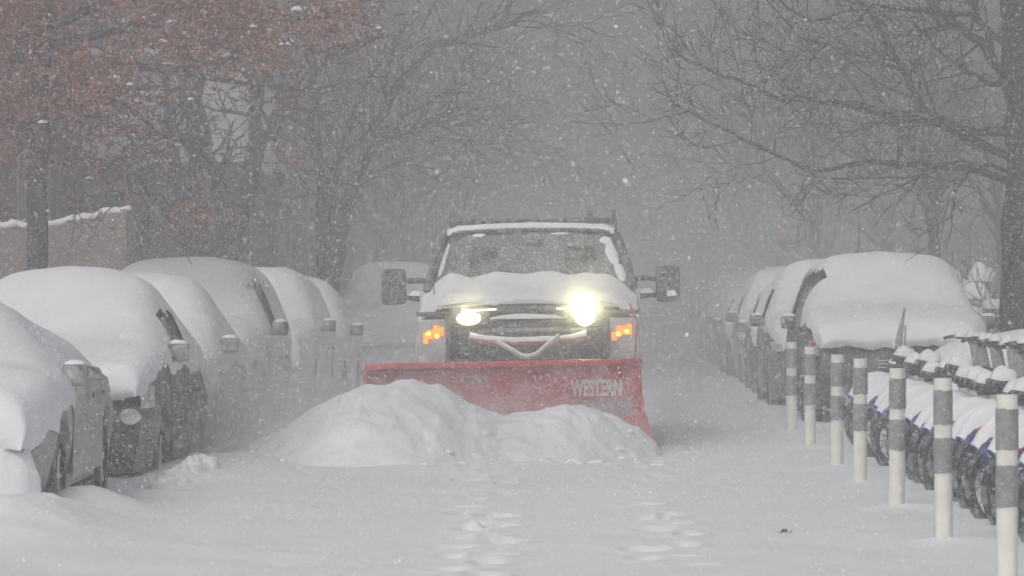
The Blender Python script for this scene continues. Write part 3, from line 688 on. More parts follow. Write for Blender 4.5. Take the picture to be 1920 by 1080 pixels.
# drift of snow banked against the first SUV at right
mb = MB(); mb.lump((0, 0, -.1), 1.05, 1.2, 1.22, 4, .22, 40, 16, 2.2)
dr = mb.build('snow_drift', 'snow', kind='stuff'); dr.location = (4.05, 38.6, -.1)
q_ = P(1682, 690, 37.6); fr_ = thing('dark_strip', 'narrow dark upright strip of unidentified kind between SUV bonnet and snowdrift', 'stand', (q_.x, 37.6, q_.z-.02))  # dark strip of unknown kind, built as a small frame
mb = MB(); mb.tube([(-.02, 0, -.6), (0, 0, 0)], .03, 5);  mb.tube([(0, 0, 0), (.02, 0, .3), (.075, 0, .62)], [.045, .035, .008], 6); mb.tube([(.07, 0, .05), (.085, 0, .45)], [.02, .01], 5); mb.tube([(0, 0, .22), (.08, 0, .24)], .02, 5); mb.build('frame', 'snowy_black', fr_)

# ------------------------------------------------------------------ the plow truck
TX, TY, TZ = -.62, 33.0, -.10
tk = thing('plow_truck', 'white pickup truck with lit lamps pushing snow with a red plow blade', 'truck', (TX, TY, TZ), (0, -.012, 0))
# hood and wings
def mirror_rows(rows): return [[Vector(p) for p in r]+[Vector((-p[0], p[1], p[2])) for p in r[::-1] if abs(p[0]) > 1e-6] for r in rows]
mb = MB(); rows = []
for y, dz, wv in [(0.0, 0, .97), (.06, .02, .99), (.3, .05, 1.0), (.8, .10, 1.01), (1.25, .13, 1.01), (1.4, .14, 1.01)]:
    arch = lambda yy: max(.50, .40+math.sqrt(max(0, .46**2-(yy-.95)**2))) if abs(yy-.95) < .46 else .55
    rows.append([(wv, y, arch(y)), (wv+.01, y, 1.0), (wv, y, 1.17+dz*.5), (wv-.06, y, 1.25+dz*.7), (.84, y, 1.27+dz), (.80, y, 1.33+dz), (.4, y, 1.36+dz), (0, y, 1.37+dz)])
rows2 = mirror_rows(rows)
mb.loft(rows2); mb.build('hood', 'truck_white', tk, angle=40)
# front face: lamp housings either side of the black grille
for sd in (-1, 1):
    mb = MB(); mb.box((sd*.835, -.02, 1.00), (.29, .07, .48), bev=.03); hl = mb.build('headlight', 'headlamp', tk, angle=35)
    mb = MB()
    for k in range(4): mb.box((sd*(.83+.045*(k-1.5)), -.062, 1.10+.012*((k*2) % 3)-.02*(1.5-k)*sd), (.043, .02, .075+.02*(k % 2)), bev=.008)
    mb.build('turn_signal', 'amber', hl)
    mb = MB()
    for k in range(2): mb.lathe([(0, -.012), (.016, -.008), (.02, .004)], (sd*(.80+.075*k), -.077, 1.09+.02*k), 'y', 10)
    mb.build('signal_bulb', 'amber_hot', hl)
    mb = MB(); mb.box((sd*.835, -.03, 1.285), (.30, .05, .04), bev=.01); mb.build('hood_trim', 'truck_black', tk, angle=35)
mb = MB(); mb.box((0, .0, 1.04), (1.34, .06, .60), bev=.02); gr = mb.build('grille', 'truck_black', tk, angle=35)
for z, hh in ((1.32, .05), (1.19, .06), (.98, .05), (.86, .05)):
    mb = MB(); mb.box((0, -.045, z), (1.28, .04, hh), bev=.012); mb.build('grille_bar', 'truck_black', gr, angle=35)
mb = MB(); mb.box((0, -.14, .66), (2.0, .26, .26), bev=.05); mb.build('bumper', 'truck_black', tk, angle=35)
for sd in (-1, 1):
    mb = MB(); mb.tube([(sd*.69, -.06, .78), (sd*.69, -.07, 1.28)], .035, 8); mb.build('grille_guard', 'truck_black', tk)
# cab: lower sides, roof, pillars, rear wall with a window
mb = MB()
for sd in (-1, 1):
    mb.box((sd*.985, 2.35, 1.02), (.06, 1.95, .98), bev=.02)
mb.box((0, 3.30, 1.05), (1.9, .06, 1.0), bev=.02)
mb.build('cab', 'truck_white', tk, angle=35)
mb = MB(); rows = []
for y, z, wv in [(1.98, 2.01, .77), (2.06, 2.045, .775), (2.5, 2.06, .78), (3.1, 2.05, .77), (3.3, 2.02, .75)]:
    rows.append([(wv+.03, y, z-.09), (wv, y, z-.02), (wv-.08, y, z), (0, y, z+.015)])
mb.loft(mirror_rows(rows)); mb.build('roof', 'truck_white', tk, angle=45)
for sd in (-1, 1):
    mb = MB(); mb.tube([(sd*.95, 1.30, 1.50), (sd*.885, 1.62, 1.78), (sd*.80, 1.98, 2.0)], .038, 8)
    mb.build('windshield_pillar', 'truck_black', tk)
    mb = MB(); mb.tube([(sd*.98, 2.25, 1.5), (sd*.80, 2.3, 2.0)], .03, 6); mb.tube([(sd*.96, 3.28, 1.5), (sd*.77, 3.25, 2.02)], .045, 6); mb.tube([(sd*.80, 2.0, 2.0), (sd*.79, 3.2, 2.04)], .03, 6); mb.build('door_pillar', 'truck_white', tk)
    mb = MB(); mb.add([(sd*.965, 1.45, 1.51), (sd*.965, 3.2, 1.51), (sd*.785, 3.2, 2.0), (sd*.80, 2.05, 2.0)], [(0, 1, 2, 3)]); mb.build('side_window', 'windshield', tk, smooth=False)
mb = MB(); rows = []
for v in np.linspace(0, 1, 8):
    y = 1.28+.68*v; z = 1.50+.53*v; wv = .925-.15*v
    rows.append([(wv, y+.10, z), (wv*.7, y+.02, z), (wv*.35, y-.02, z), (0, y-.03, z)])
mb.loft(mirror_rows(rows)); ws = mb.build('windshield', 'windshield', tk)
mb = MB(); mb.tube([(-.80, 1.98, 2.03), (-.4, 1.93, 2.05), (0, 1.92, 2.055), (.4, 1.93, 2.05), (.80, 1.98, 2.03)], .018, 6); mb.build('windshield_seal', 'truck_black', tk)
mb = MB(); mb.box((0, 1.62, 1.40), (1.8, .5, .2), bev=.06); mb.build('dashboard', 'seat_cloth', tk, angle=35)
mb = MB(); mb.lathe([(.19, -.015), (.205, 0), (.19, .015), (.175, 0), (.19, -.015)], (0, 0, 0), 'y', 20); mb.tube([(-.18, 0, 0), (.18, 0, 0)], .018, 5)
sw = mb.build('steering_wheel', 'seat_cloth', tk); sw.location = (.45, 1.98, 1.55); sw.rotation_euler = (R(-25), 0, 0)
for sd in (-1, 1):
    mb = MB(); mb.box((sd*.46, 2.62, 1.36), (.56, .16, .66), (R(-8), 0, 0), bev=.07); mb.box((sd*.46, 2.72, 1.80), (.30, .11, .22), bev=.05); mb.tube([(sd*.46-.06, 2.7, 1.6), (sd*.46-.06, 2.72, 1.75)], .012, 5); mb.tube([(sd*.46+.06, 2.7, 1.6), (sd*.46+.06, 2.72, 1.75)], .012, 5)
    mb.box((sd*.46, 2.35, 1.0), (.56, .6, .2), bev=.06); mb.build('seat', 'seat_cloth', tk, angle=35)
mb = MB(); mb.box((0, 1.86, 1.93), (.24, .03, .07), bev=.012); mb.build('rear_view_mirror', 'truck_black', tk)
# bed, frame, wheels
mb = MB()
for sd in (-1, 1): mb.box((sd*.97, 4.5, 1.05), (.08, 2.2, .6), bev=.02)
mb.box((0, 5.58, 1.05), (1.9, .06, .6), bev=.02); mb.box((0, 4.5, .78), (1.86, 2.2, .06)); mb.build('cargo_bed', 'truck_white', tk, angle=35)
mb = MB(); mb.box((0, 2.7, .52), (1.0, 5.4, .2)); mb.build('chassis', 'truck_black', tk, smooth=False)
for sd in (-1, 1):
    for y in (.95, 4.6): wheel(tk, sd*.86, y, .40, sd)
# rack behind the cab
mb = MB(); mb.tube([(-.79, 3.5, 1.3), (-.79, 3.5, 2.24)], .032, 6); mb.tube([(.79, 3.5, 1.3), (.79, 3.5, 2.24)], .032, 6)
mb.tube([(-.79, 3.5, 2.165), (.79, 3.5, 2.165)], .03, 6); mb.box((.54, 3.5, 2.215), (.085, .09, .085), bev=.01); mb.box((-.79, 3.5, 2.215), (.055, .09, .1), bev=.01); mb.box((.79, 3.5, 2.215), (.055, .09, .1), bev=.01)
mb.build('roof_rack', 'truck_black', tk, angle=35)
mb = MB(); mb.tube([(-.875, 1.15, 1.36), (-.88, 1.2, 2.26)], [.006, .004], 5); mb.build('antenna', 'truck_black', tk)
# towing mirrors
for sd in (-1, 1):
    mb = MB(); mb.box((sd*1.275, 1.72, 1.535), (.225, .15, .335), bev=.045); mr = mb.build('mirror', 'truck_black', tk, angle=35)
    mb = MB(); mb.tube([(sd*.93, 1.68, 1.57), (sd*1.02, 1.69, 1.59), (sd*1.19, 1.72, 1.585)], .028, 6); mb.tube([(sd*.95, 1.68, 1.44), (sd*1.05, 1.69, 1.42), (sd*1.19, 1.72, 1.44)], .026, 6); mb.build('mirror_arm', 'dark_plastic', mr)
    mb = MB(); mb.box((sd*1.275, 1.80, 1.57), (.18, .012, .22), bev=.004); mb.build('mirror_glass', 'chrome', mr, smooth=False)
    mb = MB(); mb.lump((sd*1.06, 1.69, 1.45), .09, .04, .05, 3+sd, .3, 8, 4); mb.build('arm_snow', 'snow', mr)
mb = MB(); mb.lump((1.31, 1.643, 1.42), .05, .012, .055, 5, .3, 9, 4); mb.build('mirror_snow', 'snow', tk)
# snow on the truck: hood, roof, windshield
mb = MB(); rows = []; NX, NYY = 40, 22
for j in range(NYY+1):
    v = j/NYY; row = []
    for i in range(NX+1):
        u = -1+2*i/NX; x = u*.86; y = (.05+.10*mnoise.noise(Vector((x*2.3, 9.1, 0)))+.05*mnoise.noise(Vector((x*8, 2.1, 0))))*(1-v)+1.415*v
        zc = float(np.interp(y, [-.05, 0, .06, .3, .8, 1.25, 1.42], [1.30, 1.365, 1.40, 1.43, 1.47, 1.50, 1.52]))
        zc += -.012+.05*sstep(0, .3, v)*1.0+.06*sstep(.6, 1, v)*(1-.5*abs(u))
        nz = float(fbm(np.array([x*2.6]), np.array([y*3.0]), 44)[0])
        zc += .035*nz*sstep(0, .12, v)
        if v > .8: zc += .07*(v-.8)/.2*(.5+.8*mnoise.noise(Vector((x*4.5, 3.3, 0))))
        zc -= .17*max(0, abs(u)-.84)/.16
        row.append(Vector((x+.12*max(0, abs(u)-.84)/.16*np.sign(u), y, zc)))
    rows.append(row)
mb.loft(rows); mb.build('hood_snow', 'snow', tk)
mb = MB(); rows = []
for y, z, wv in [(1.96, 2.03, .765), (1.95, 2.065, .775), (2.05, 2.09, .78), (2.6, 2.105, .785), (3.2, 2.09, .78), (3.32, 2.04, .76)]:
    rows.append([(wv+.02, y, z-.06), (wv, y, z-.02), (wv-.10, y, z+.01), (wv*.5, y, z+.03+.006*math.sin(y*9)), (0, y, z+.035)])
mb.loft(mirror_rows(rows)); mb.build('roof_snow', 'snow', tk)
def wsp(u, v, off=0.012):
    wv = .925-.15*v; x = wv*u; yb = 1.28+.68*v; bul = np.interp(abs(u), [0, .35, .7, 1], [-.03, -.02, .02, .10])
    return Vector((x, yb+bul-off*.6, 1.50+.53*v+off*.7))
for k, (u, v, ru, rv, h) in enumerate([(.91, .60, .07, .2, .015), (.94, .28, .05, .18, .015), (.88, .83, .07, .07, .01), (-.62, .95, .08, .03, .006), (-.95, .5, .03, .3, .02), (.35, .96, .12, .02, .005)]):
    mb = MB(); n = 14; vs = [wsp(u, v, .012+h)]; 
    for ring, q in ((1, .6), (2, 1.0)):
        for j in range(n):
            a = 2*math.pi*j/n; kx = q*(1+.35*mnoise.noise(Vector((math.cos(a)*1.5, math.sin(a)*1.5, k*7.1))))
            vs.append(wsp(max(-.995, min(.995, u+ru*kx*math.cos(a))), max(.01, min(.99, v+rv*kx*math.sin(a))), .012+(h*.75 if ring == 1 else 0)))
    fs = [(0, 1+j, 1+(j+1) % n) for j in range(n)]+[(1+j, 1+n+j, 1+n+(j+1) % n, 1+(j+1) % n) for j in range(n)]
    mb.add(vs, fs); mb.build('windshield_snow', 'snow', ws)
for u0, u1 in ((-.62, -.05), (.12, .72)):
    mb = MB(); mb.tube([wsp(u0, .16, .03), wsp((u0+u1)/2, .09, .03), wsp(u1, .05, .03)], .011, 5); mb.build('wiper', 'truck_black', tk)
# small snow ledges on the grille
mb = MB(); mb.lump((0, -.08, 1.235), .36, .04, .045, 2, .3, 16, 4); mb.build('grille_snow', 'snow', gr)

# ---- plow: one part with its pieces
TH = R(27); ux, uy = math.cos(TH), math.sin(TH); nxx, nyy = math.sin(TH), -math.cos(TH)
BC = Vector((-.20, -1.5, .16)); BL, BH = 2.56, .685
def blade_pt(a, t, off=0.0):
    """a: metres along the blade from its middle, t: 0 bottom .. 1 top"""
    f = .33*(1-t)**1.7+.10*t**2.2-.02; z = BH*t
    return Vector((BC.x+ux*a+nxx*(f+off), BC.y+uy*a+nyy*(f+off), BC.z+z))
mb = MB()
rows = []
for a in np.linspace(-BL/2, BL/2, 25):
    rows.append([blade_pt(a, t) for t in np.linspace(0, 1, 13)])
mb.loft(rows)
rows_b = [[blade_pt(a, t, -.012) for t in np.linspace(0, 1, 13)] for a in np.linspace(-BL/2, BL/2, 25)]
mb.loft([r[::-1] for r in rows_b])
mb.loft([rows[0], rows_b[0]]); mb.loft([rows_b[-1], rows[-1]])
pl = mb.build('plow_blade', 'plow_red', tk, angle=60)
mb = MB(); mb.tube([blade_pt(a, 1.0, .012)+Vector((0, 0, .012)) for a in np.linspace(-BL/2, BL/2, 9)], .032, 8); mb.build('top_rail', 'plow_edge', pl)
mb = MB(); mb.loft([[blade_pt(a, t, .01) for t in (-.09, 0, .08)] for a in np.linspace(-BL/2, BL/2, 9)]); mb.build('cutting_edge', 'plow_steel', pl)
for a, dx in ((-BL/2, -1), (BL/2, 1)):
    mb = MB(); mb.tube([blade_pt(a, t, .004) for t in np.linspace(0, 1, 10)], .017, 6); mb.build('end_rib', 'plow_edge', pl)
def on_blade(vs, a0, a1, t0, t1, off=.006): return [blade_pt(a0+(a1-a0)*x, t0+(t1-t0)*y, off) for x, y in vs]
# px -> blade coordinates for the lettering
A0, A1 = .60, 1.12
tv, tf = text_mesh('WESTERN', bold=.045, shear=.12, space=.98)
mb = MB(); mb.add(on_blade(tv, A0+.02, A1-.01, .60, .815), tf); lt = mb.build('lettering', 'decal_white', pl, smooth=False)
mb = MB(); mb.loft([[blade_pt(a, t, .003) for t in (.38, .47, .56)] for a in np.linspace(A0+.10, A1+.07, 7)]); mb.build('decal', 'decal_grey', pl)
mb = MB(); mb.loft([[blade_pt(a, t, .003) for t in (.80, .85, .89)] for a in np.linspace(-.36, -.16, 5)]); mb.build('decal', 'decal_grey', pl)
# lift frame and lamps carried in front of the grille
mb = MB()
for sd in (-1, 1):
    mb.tube([(sd*.34, -.2, .55), (sd*.34, -.34, .95), (sd*.34, -.36, 1.1)], .03, 6); mb.tube([(sd*.45, -.2, .42), (sd*.05, -1.35, .40)], .045, 6)
mb.tube([(-.6, -.36, 1.13), (.6, -.36, 1.13)], .03, 6); mb.build('lift_frame', 'plow_steel', pl)
mb = MB(); pts = [(x, -.42-.02*(1-abs(x)), 1.075-.045*(1-(x/.52)**2)) for x in np.linspace(-.5, .52, 9)]; mb.tube(pts, .042, 8); mb.build('lift_bar', 'plow_red', pl)
mb = MB(); mb.tube([(p[0], p[1]-.012, p[2]+.018+.012*mnoise.noise(Vector((p[0]*7, 0, 0)))) for p in pts], [.03+.014*mnoise.noise(Vector((p[0]*9, 2, 0))) for p in pts], 7); mb.build('bar_snow', 'snow', pl)
mb = MB(); vp = [(-.27, -.46, 1.045), (-.15, -.47, .97), (-.05, -.48, .91), (.01, -.48, .895), (.08, -.48, .92), (.19, -.47, 1.01), (.28, -.46, 1.085)]
mb.tube(vp, .024, 6); mb.build('lift_chain', 'bike_grey', pl)
mb = MB(); mb.tube([(x, y-.01, z+.02) for x, y, z in vp], [.006, .012, .009, .016, .010, .013, .006], 6); mb.build('chain_snow', 'snow', pl)
for k, (x, z, r_, m_, w_) in enumerate([(-.505, 1.255, .080, 'lamp_lens_dim', 12), (.505, 1.265, .085, 'lamp_lens', 27)]):
    mb = MB(); mb.box((x, -.36, z), (.36, .16, .16), bev=.03); mb.tube([(x, -.36, z-.14), (x, -.36, z-.07)], .025, 6); lh = mb.build('plow_lamp', 'truck_black', pl, angle=35)
    mb = MB(); mb.lathe([(0, -.025), (r_*.6, -.018), (r_, 0)], (0, 0, 0), 'y', 20); ln = mb.build('lens', m_, lh); ln.location = (x, -.445, z-.01); ln.scale = (1.3 if k == 0 else 1, 1, .7 if k == 0 else 1)
    s_ = 1 if k == 0 else -1
    mb = MB(); mb.box((x+s_*.09, -.452, z+.062), (.30, .012, .012), (0, R(-2), 0), bev=.003); mb.build('light_bar', 'led_bar', lh, smooth=False)
    ld = bpy.data.lights.new('lamp_light', 'SPOT'); ld.energy = w_*13; ld.color = (1, .95, .52); ld.shadow_soft_size = .05; ld.spot_size = R(44); ld.spot_blend = 1
    lo = bpy.data.objects.new('lamp_light', ld); COL.objects.link(lo); lo.parent = lh; lo.location = (x, -.52, z); lo.rotation_euler = (R(-100), 0, 0)
mb = MB(); mb.tube([(.93, -.22, .70), (.965, -.24, 1.2), (.90, -.2, 1.36)], .009, 6); mb.build('blade_marker', 'plow_edge', pl)

# ------------------------------------------------------------------ heap of snow in front of the blade
tabX = [-3.35, -3.1, -2.85, -2.58, -2.36, -2.14, -1.92, -1.61, -1.3, -1.08, -.81, -.55, -.28, -.06, .16, .34, .47, .56]
tabH = [0, .05, .16, .29, .43, .54, .64, .67, .62, .46, .365, .385, .445, .435, .335, .24, .13, -.02]
xs = np.linspace(-3.4, .58, 260); vs_ = np.linspace(-1, 1, 110)
XX, VV = np.meshgrid(xs, vs_)
H = np.interp(XX, tabX, tabH)
yb = TY-1.5-.10+(XX-(TX-.10))*math.tan(TH)*sstep(-2.6, -1.4, XX)+sstep(-1.4, -2.6, XX)*(-.55)
yb = yb-.20-.15*sstep(.2, -.4, XX)
fw = .55+H*1.5; bw_ = np.where(XX < -1.9, .8, .22)
YY = np.where(VV < 0, yb+VV*fw, yb+VV*bw_)
prof = np.where(VV < 0, np.cos(np.clip(-VV, 0, 1)*math.pi/2)**1.25, np.where(XX < -1.9, np.cos(np.clip(VV, 0, 1)*math.pi/2), 1-.25*VV))
n1 = fbm(XX*2.1, YY*2.1, 51); n2 = fbm(XX*6.5, YY*6.5, 53)
ZZ = (H*(1+.09*n1)+.034*n2*np.clip(H*3, 0, 1))*prof-.03+.022*n2*sstep(0, .15, H)*prof*sstep(1, .6, prof)
ZZ = ZZ+.022*fbm(XX*11, YY*11, 61)*sstep(0, .1, H)*np.clip(prof*3, 0, 1)*sstep(1, .8, prof)
ZZ = ZZ+.06*fbm(XX*3.3, YY*3.3, 71)*sstep(.1, .3, H)*np.clip(prof*2, 0, 1)*sstep(1.05, .8, prof)
ZZ = ZZ+.08*np.maximum(0, fbm(XX*4.2, YY*4.2, 57))*sstep(0, .15, H)*sstep(1, .75, prof)*prof
YY = YY+.12*n1*np.clip(-VV, 0, 1)
ii = np.arange(XX.size).reshape(XX.shape)
np_mesh('plowed_snow', np.stack([XX, YY, ZZ], -1).reshape(-1, 3), np.stack([ii[:-1, :-1], ii[:-1, 1:], ii[1:, 1:], ii[1:, :-1]], -1).reshape(-1, 4), 'snow', kind='stuff')
mb = MB(); rg = random.Random(77)
for k in range(60):
    x = rg.uniform(-3.2, .5); y = rg.uniform(29.2, 30.8); s = rg.uniform(.02, .06); mb.lump((x, y, g1(x, y)-.01), s*1.3, s, s*.8, k, .5, 7, 3)
for k in range(26):
    f_ = rg.random(); px_ = 310+f_*95; py_ = 868-f_*14+rg.uniform(-8, 4); Y_ = 26.8+f_*.9+rg.uniform(-.15, .15); r_ = rg.uniform(.05, .12)
    q_ = P(px_, py_, Y_); tall = .17 if .02 < f_ < .55 else .10
    mb.lump((q_.x, Y_, g1(q_.x, Y_)-.07), r_, r_*1.3, min(tall, r_*rg.uniform(.9, 1.35)), k, .4, 16, 8, 4)
for k in range(46):
    x = rg.uniform(-2.6, .4); i_ = int((x+3.4)/3.98*259); j_ = rg.randint(6, 60); c_ = (XX[j_, i_], YY[j_, i_], ZZ[j_, i_]-.022); r_ = rg.uniform(.02, .045)
    if ZZ[j_, i_] > .05: mb.lump(c_, r_*1.3, r_, r_*.8, k, .5, 9, 4, 4)
mb.build('snow_clods', 'snow', kind='stuff')

# ------------------------------------------------------------------ flexible posts along the bike lane
POSTS = [(16.95, 'nearest white post with grey bands at the lower right, cut by the frame bottom'), (20.06, 'second nearest white post with two grey bands beside the docked bikes'), (23.2, 'third nearest white and grey post beside the bikes'), (26.4, 'fourth nearest post, its base just left of a bike wheel'),
         (29.05, 'fifth post from the near end, in front of the black SUV bumper'), (32.8, 'sixth post from the near end, in front of the black SUV wing'), (35.9, 'farthest white post, beside the black SUV wheel')]
post = thing('lane_post', POSTS[0][1], 'bollard', (1.85, POSTS[0][0], 0), group='white lane posts with grey bands along the bikes')
mb = MB(); n = 20; prof = []
def fl(n, r):     # slightly fluted tube
    return [(r*(1-.07*(j % 5 == 0))*math.cos(2*math.pi*j/n), r*(1-.07*(j % 5 == 0))*math.sin(2*math.pi*j/n)) for j in range(n)]
zs_ = [-.25, 0, .2, .45, .7, .885]; ring = fl(n, .05)
mb.add([(x, y, z) for z in zs_ for x, y in ring], [(i*n+j, i*n+(j+1) % n, (i+1)*n+(j+1) % n, (i+1)*n+j) for i in range(5) for j in range(n)]+[tuple(5*n+j for j in range(n))])
mb.build('tube', 'post_white', post, angle=35)
for z0, z1 in ((.375, .565), (.635, .82)):
    mb = MB(); ring = fl(n, .0535); rj = random.Random(int(z0*100))
    mb.add([(x, y, z+(rj.uniform(-.004, .004) if 1 else 0)) for z in (z0, (z0+z1)/2, z1) for x, y in ring], [(i*n+j, i*n+(j+1) % n, (i+1)*n+(j+1) % n, (i+1)*n+j) for i in range(2) for j in range(n)])
    mb.build('band', 'post_band', post, angle=35)
rp = random.Random(6)
for k, (y, lab) in enumerate(POSTS[1:]):
    dup(post, (1.845+rp.uniform(-.008, .008), y, rp.uniform(-.01, .01)), (rp.uniform(-.01, .01), rp.uniform(-.012, .012), rp.uniform(0, 3)), lab)

# ------------------------------------------------------------------ share bikes in their docks
GB = 'blue share bikes docked in a row at right'
bk = thing('docked_bike', 'x', 'bicycle', (2.5, 19.1, -.12), group=GB)
WR = .33
def bike_wheel(x):
    mb = MB(); mb.lathe([(WR-.045, 0), (WR-.03, -.024), (WR-.008, -.022), (WR, 0), (WR-.008, .022), (WR-.03, .024), (WR-.045, 0)], (x, 0, WR), 'y', 32); wt = mb.build('tyre', 'rubber', bk)
    mb = MB(); mb.lathe([(WR-.048, -.014), (WR-.066, -.01), (WR-.066, .01), (WR-.048, .014)], (x, 0, WR), 'y', 32)
    for k in range(14):
        a = 2*math.pi*k/14; mb.tube([(x, (.03 if k % 2 else -.03), WR), (x+math.cos(a)*(WR-.06), 0, WR+math.sin(a)*(WR-.06))], .0025, 3, cap=False)
    mb.lathe([(0, -.05), (.035, -.045), (.04, 0), (.035, .045), (0, .05)], (x, 0, WR), 'y', 10); mb.build('rim', 'dark_plastic', wt)
bike_wheel(0); bike_wheel(1.07)
# rear mudguard with side skirts
a0, a1 = R(8), R(172)
mb = MB(); RO = WR+.035
mb.lathe([(WR-.105, -.058), (WR-.03, -.060), (RO-.01, -.05), (RO, 0), (RO-.01, .05), (WR-.03, .060), (WR-.105, .058)], (0, 0, WR), 'y', 26, R(15), R(142))
fd = mb.build('rear_mudguard', 'bike_blue', bk)
tv, tf = text_mesh('citi bike', bold=.012, space=1.0)
def guard_pt(u, v, off):   # lettering bent along the skirt, read from the camera's side
    a = R(139)-(R(139)-R(45))*u; r = WR-.095+.10*v; return Vector((math.cos(a)*r, -.060-off, WR+math.sin(a)*r))
mb = MB(); mb.add([guard_pt(x, .05+y*.72, .003) for x, y in tv], tf); mb.build('lettering', 'decal_white', fd, smooth=False)
mb = MB(); mb.loft([[guard_pt(u, .80+.16*math.sin((u-.12)/.24*math.pi)+d, .003) for d in (0, .07)] for u in np.linspace(.12, .36, 9)]); mb.build('red_arc', 'red_mark', fd)
mb = MB(); rows = []; rj = random.Random(9)
for a in np.linspace(R(28), R(140), 22):
    th_ = .075*(1+.1*rj.uniform(-1, 1))*sstep(R(24), R(60), a)*sstep(R(144), R(105), a)+.006
    r0 = RO; row = []
    for b in np.linspace(-1, 1, 9):
        yy = .060*b; rr = r0+th_*(1-abs(b)**2.6)+(.0 if abs(b) < 1 else -.02-.06*abs(mnoise.noise(Vector((a*6, b*2, 0)))))
        row.append(Vector((math.cos(a)*rr, yy, WR+math.sin(a)*rr)))
    rows.append(row)
mb.loft(rows); mb.build('mudguard_snow', 'snow', bk)
mb = MB(); mb.lathe([(RO-.03, -.045), (RO, -.03), (RO+.004, 0), (RO, .03), (RO-.03, .045)], (1.07, 0, WR), 'y', 20, R(20), R(150)); mb.build('front_mudguard', 'bike_blue', bk)
mb = MB(); mb.tube([(.40, 0, .30), (.55, 0, .30), (.75, 0, .50), (.90, 0, .78)], [.05, .06, .055, .05], 8); mb.tube([(0, .05, WR), (.42, .03, .31)], .016, 6); mb.tube([(0, -.05, WR), (.42, -.03, .31)], .016, 6); mb.tube([(.93, 0, .70), (1.07, .06, WR)], .022, 6); mb.tube([(.93, 0, .70), (1.07, -.06, WR)], .022, 6)
mb.build('frame', 'bike_blue', bk)
mb = MB(); mb.tube([(.43, 0, .32), (.34, 0, .60), (.25, 0, .83)], [.044, .042, .036], 8); mb.build('seat_post', 'bike_grey', bk)
mb = MB(); rows = []
for x, wv, z in [(.06, .02, .895), (.08, .095, .90), (.16, .105, .895), (.26, .07, .885), (.36, .035, .88), (.40, .015, .875)]:
    rows.append([Vector((x, -wv, z-.05)), Vector((x, -wv*1.02, z-.02)), Vector((x, -wv*.6, z)), Vector((x, 0, z+.004)), Vector((x, wv*.6, z)), Vector((x, wv*1.02, z-.02)), Vector((x, wv, z-.05))])
mb.loft(rows); mb.box((.2, 0, .835), (.2, .06, .04), bev=.01); st = mb.build('saddle', 'bike_dark', bk, angle=60)
mb = MB(); mb.lump((.18, 0, .89), .10, .09, .095, 2, .3, 14, 6); mb.build('saddle_snow', 'snow', st)
mb = MB(); mb.tube([(.95, 0, .62), (.88, 0, .98), (.86, 0, 1.06)], [.055, .05, .04], 8); mb.build('stem', 'bike_grey', bk)
mb = MB(); mb.tube([(.72, -.31, 1.07), (.80, -.27, 1.09), (.86, -.1, 1.07), (.86, .1, 1.07), (.80, .27, 1.09), (.72, .31, 1.07)], .017, 6); mb.box((.89, 0, 1.05), (.10, .16, .07), bev=.02)
hb = mb.build('handlebar', 'bike_dark', bk)
mb = MB()
for s_, yy in enumerate((-.22, 0, .2)): mb.lump((.83, yy, 1.085), .045, .075, .05, s_, .3, 9, 4)
mb.build('handlebar_snow', 'snow', hb)
mb = MB()
for z in (.68, .80):
    mb.tube([(.98, -.14, z), (1.22, -.14, z), (1.22, .14, z), (.98, .14, z), (.98, -.14, z)], .012, 5)
for p in [(.98, -.14), (1.22, -.14), (1.22, .14), (.98, .14), (1.1, -.14), (1.1, .14)]: mb.tube([(p[0], p[1], .66), (p[0], p[1], .82)], .009, 4)
bs = mb.build('basket', 'bike_dark', bk)
mb = MB(); mb.lump((1.10, 0, .71), .12, .14, .15, 6, .3, 12, 5); mb.build('basket_snow', 'snow', bs)
GD = 'grey docks holding the share bikes'
dk = thing('bike_dock', 'x', 'dock', (0, 0, 0), group=GD)
mb = MB(); mb.add([(-.16, -.06, -.1), (.16, -.06, -.1), (.10, -.05, .78), (-.03, -.05, .78), (-.16, .06, -.1), (.16, .06, -.1), (.10, .05, .78), (-.03, .05, .78)], [(0, 1, 2, 3), (5, 4, 7, 6), (1, 5, 6, 2), (4, 0, 3, 7), (3, 2, 6, 7)]); mb.build('column', 'bike_grey', dk, smooth=False)
mb = MB(); mb.box((-.08, 0, .52), (.12, .05, .10), bev=.01); mb.build('latch', 'bike_dark', dk, smooth=False)
mb = MB(); mb.lump((.035, 0, .775), .09, .06, .10, 3, .2, 10, 5); mb.build('cap_snow', 'snow', dk)
NB = 19; rj = random.Random(15)
ords = ['first', 'second', 'third', 'fourth', 'fifth', 'sixth', 'seventh', 'eighth', 'ninth', 'tenth', 'eleventh', 'twelfth', 'thirteenth', 'fourteenth', 'fifteenth', 'sixteenth', 'seventeenth', 'eighteenth', 'nineteenth']
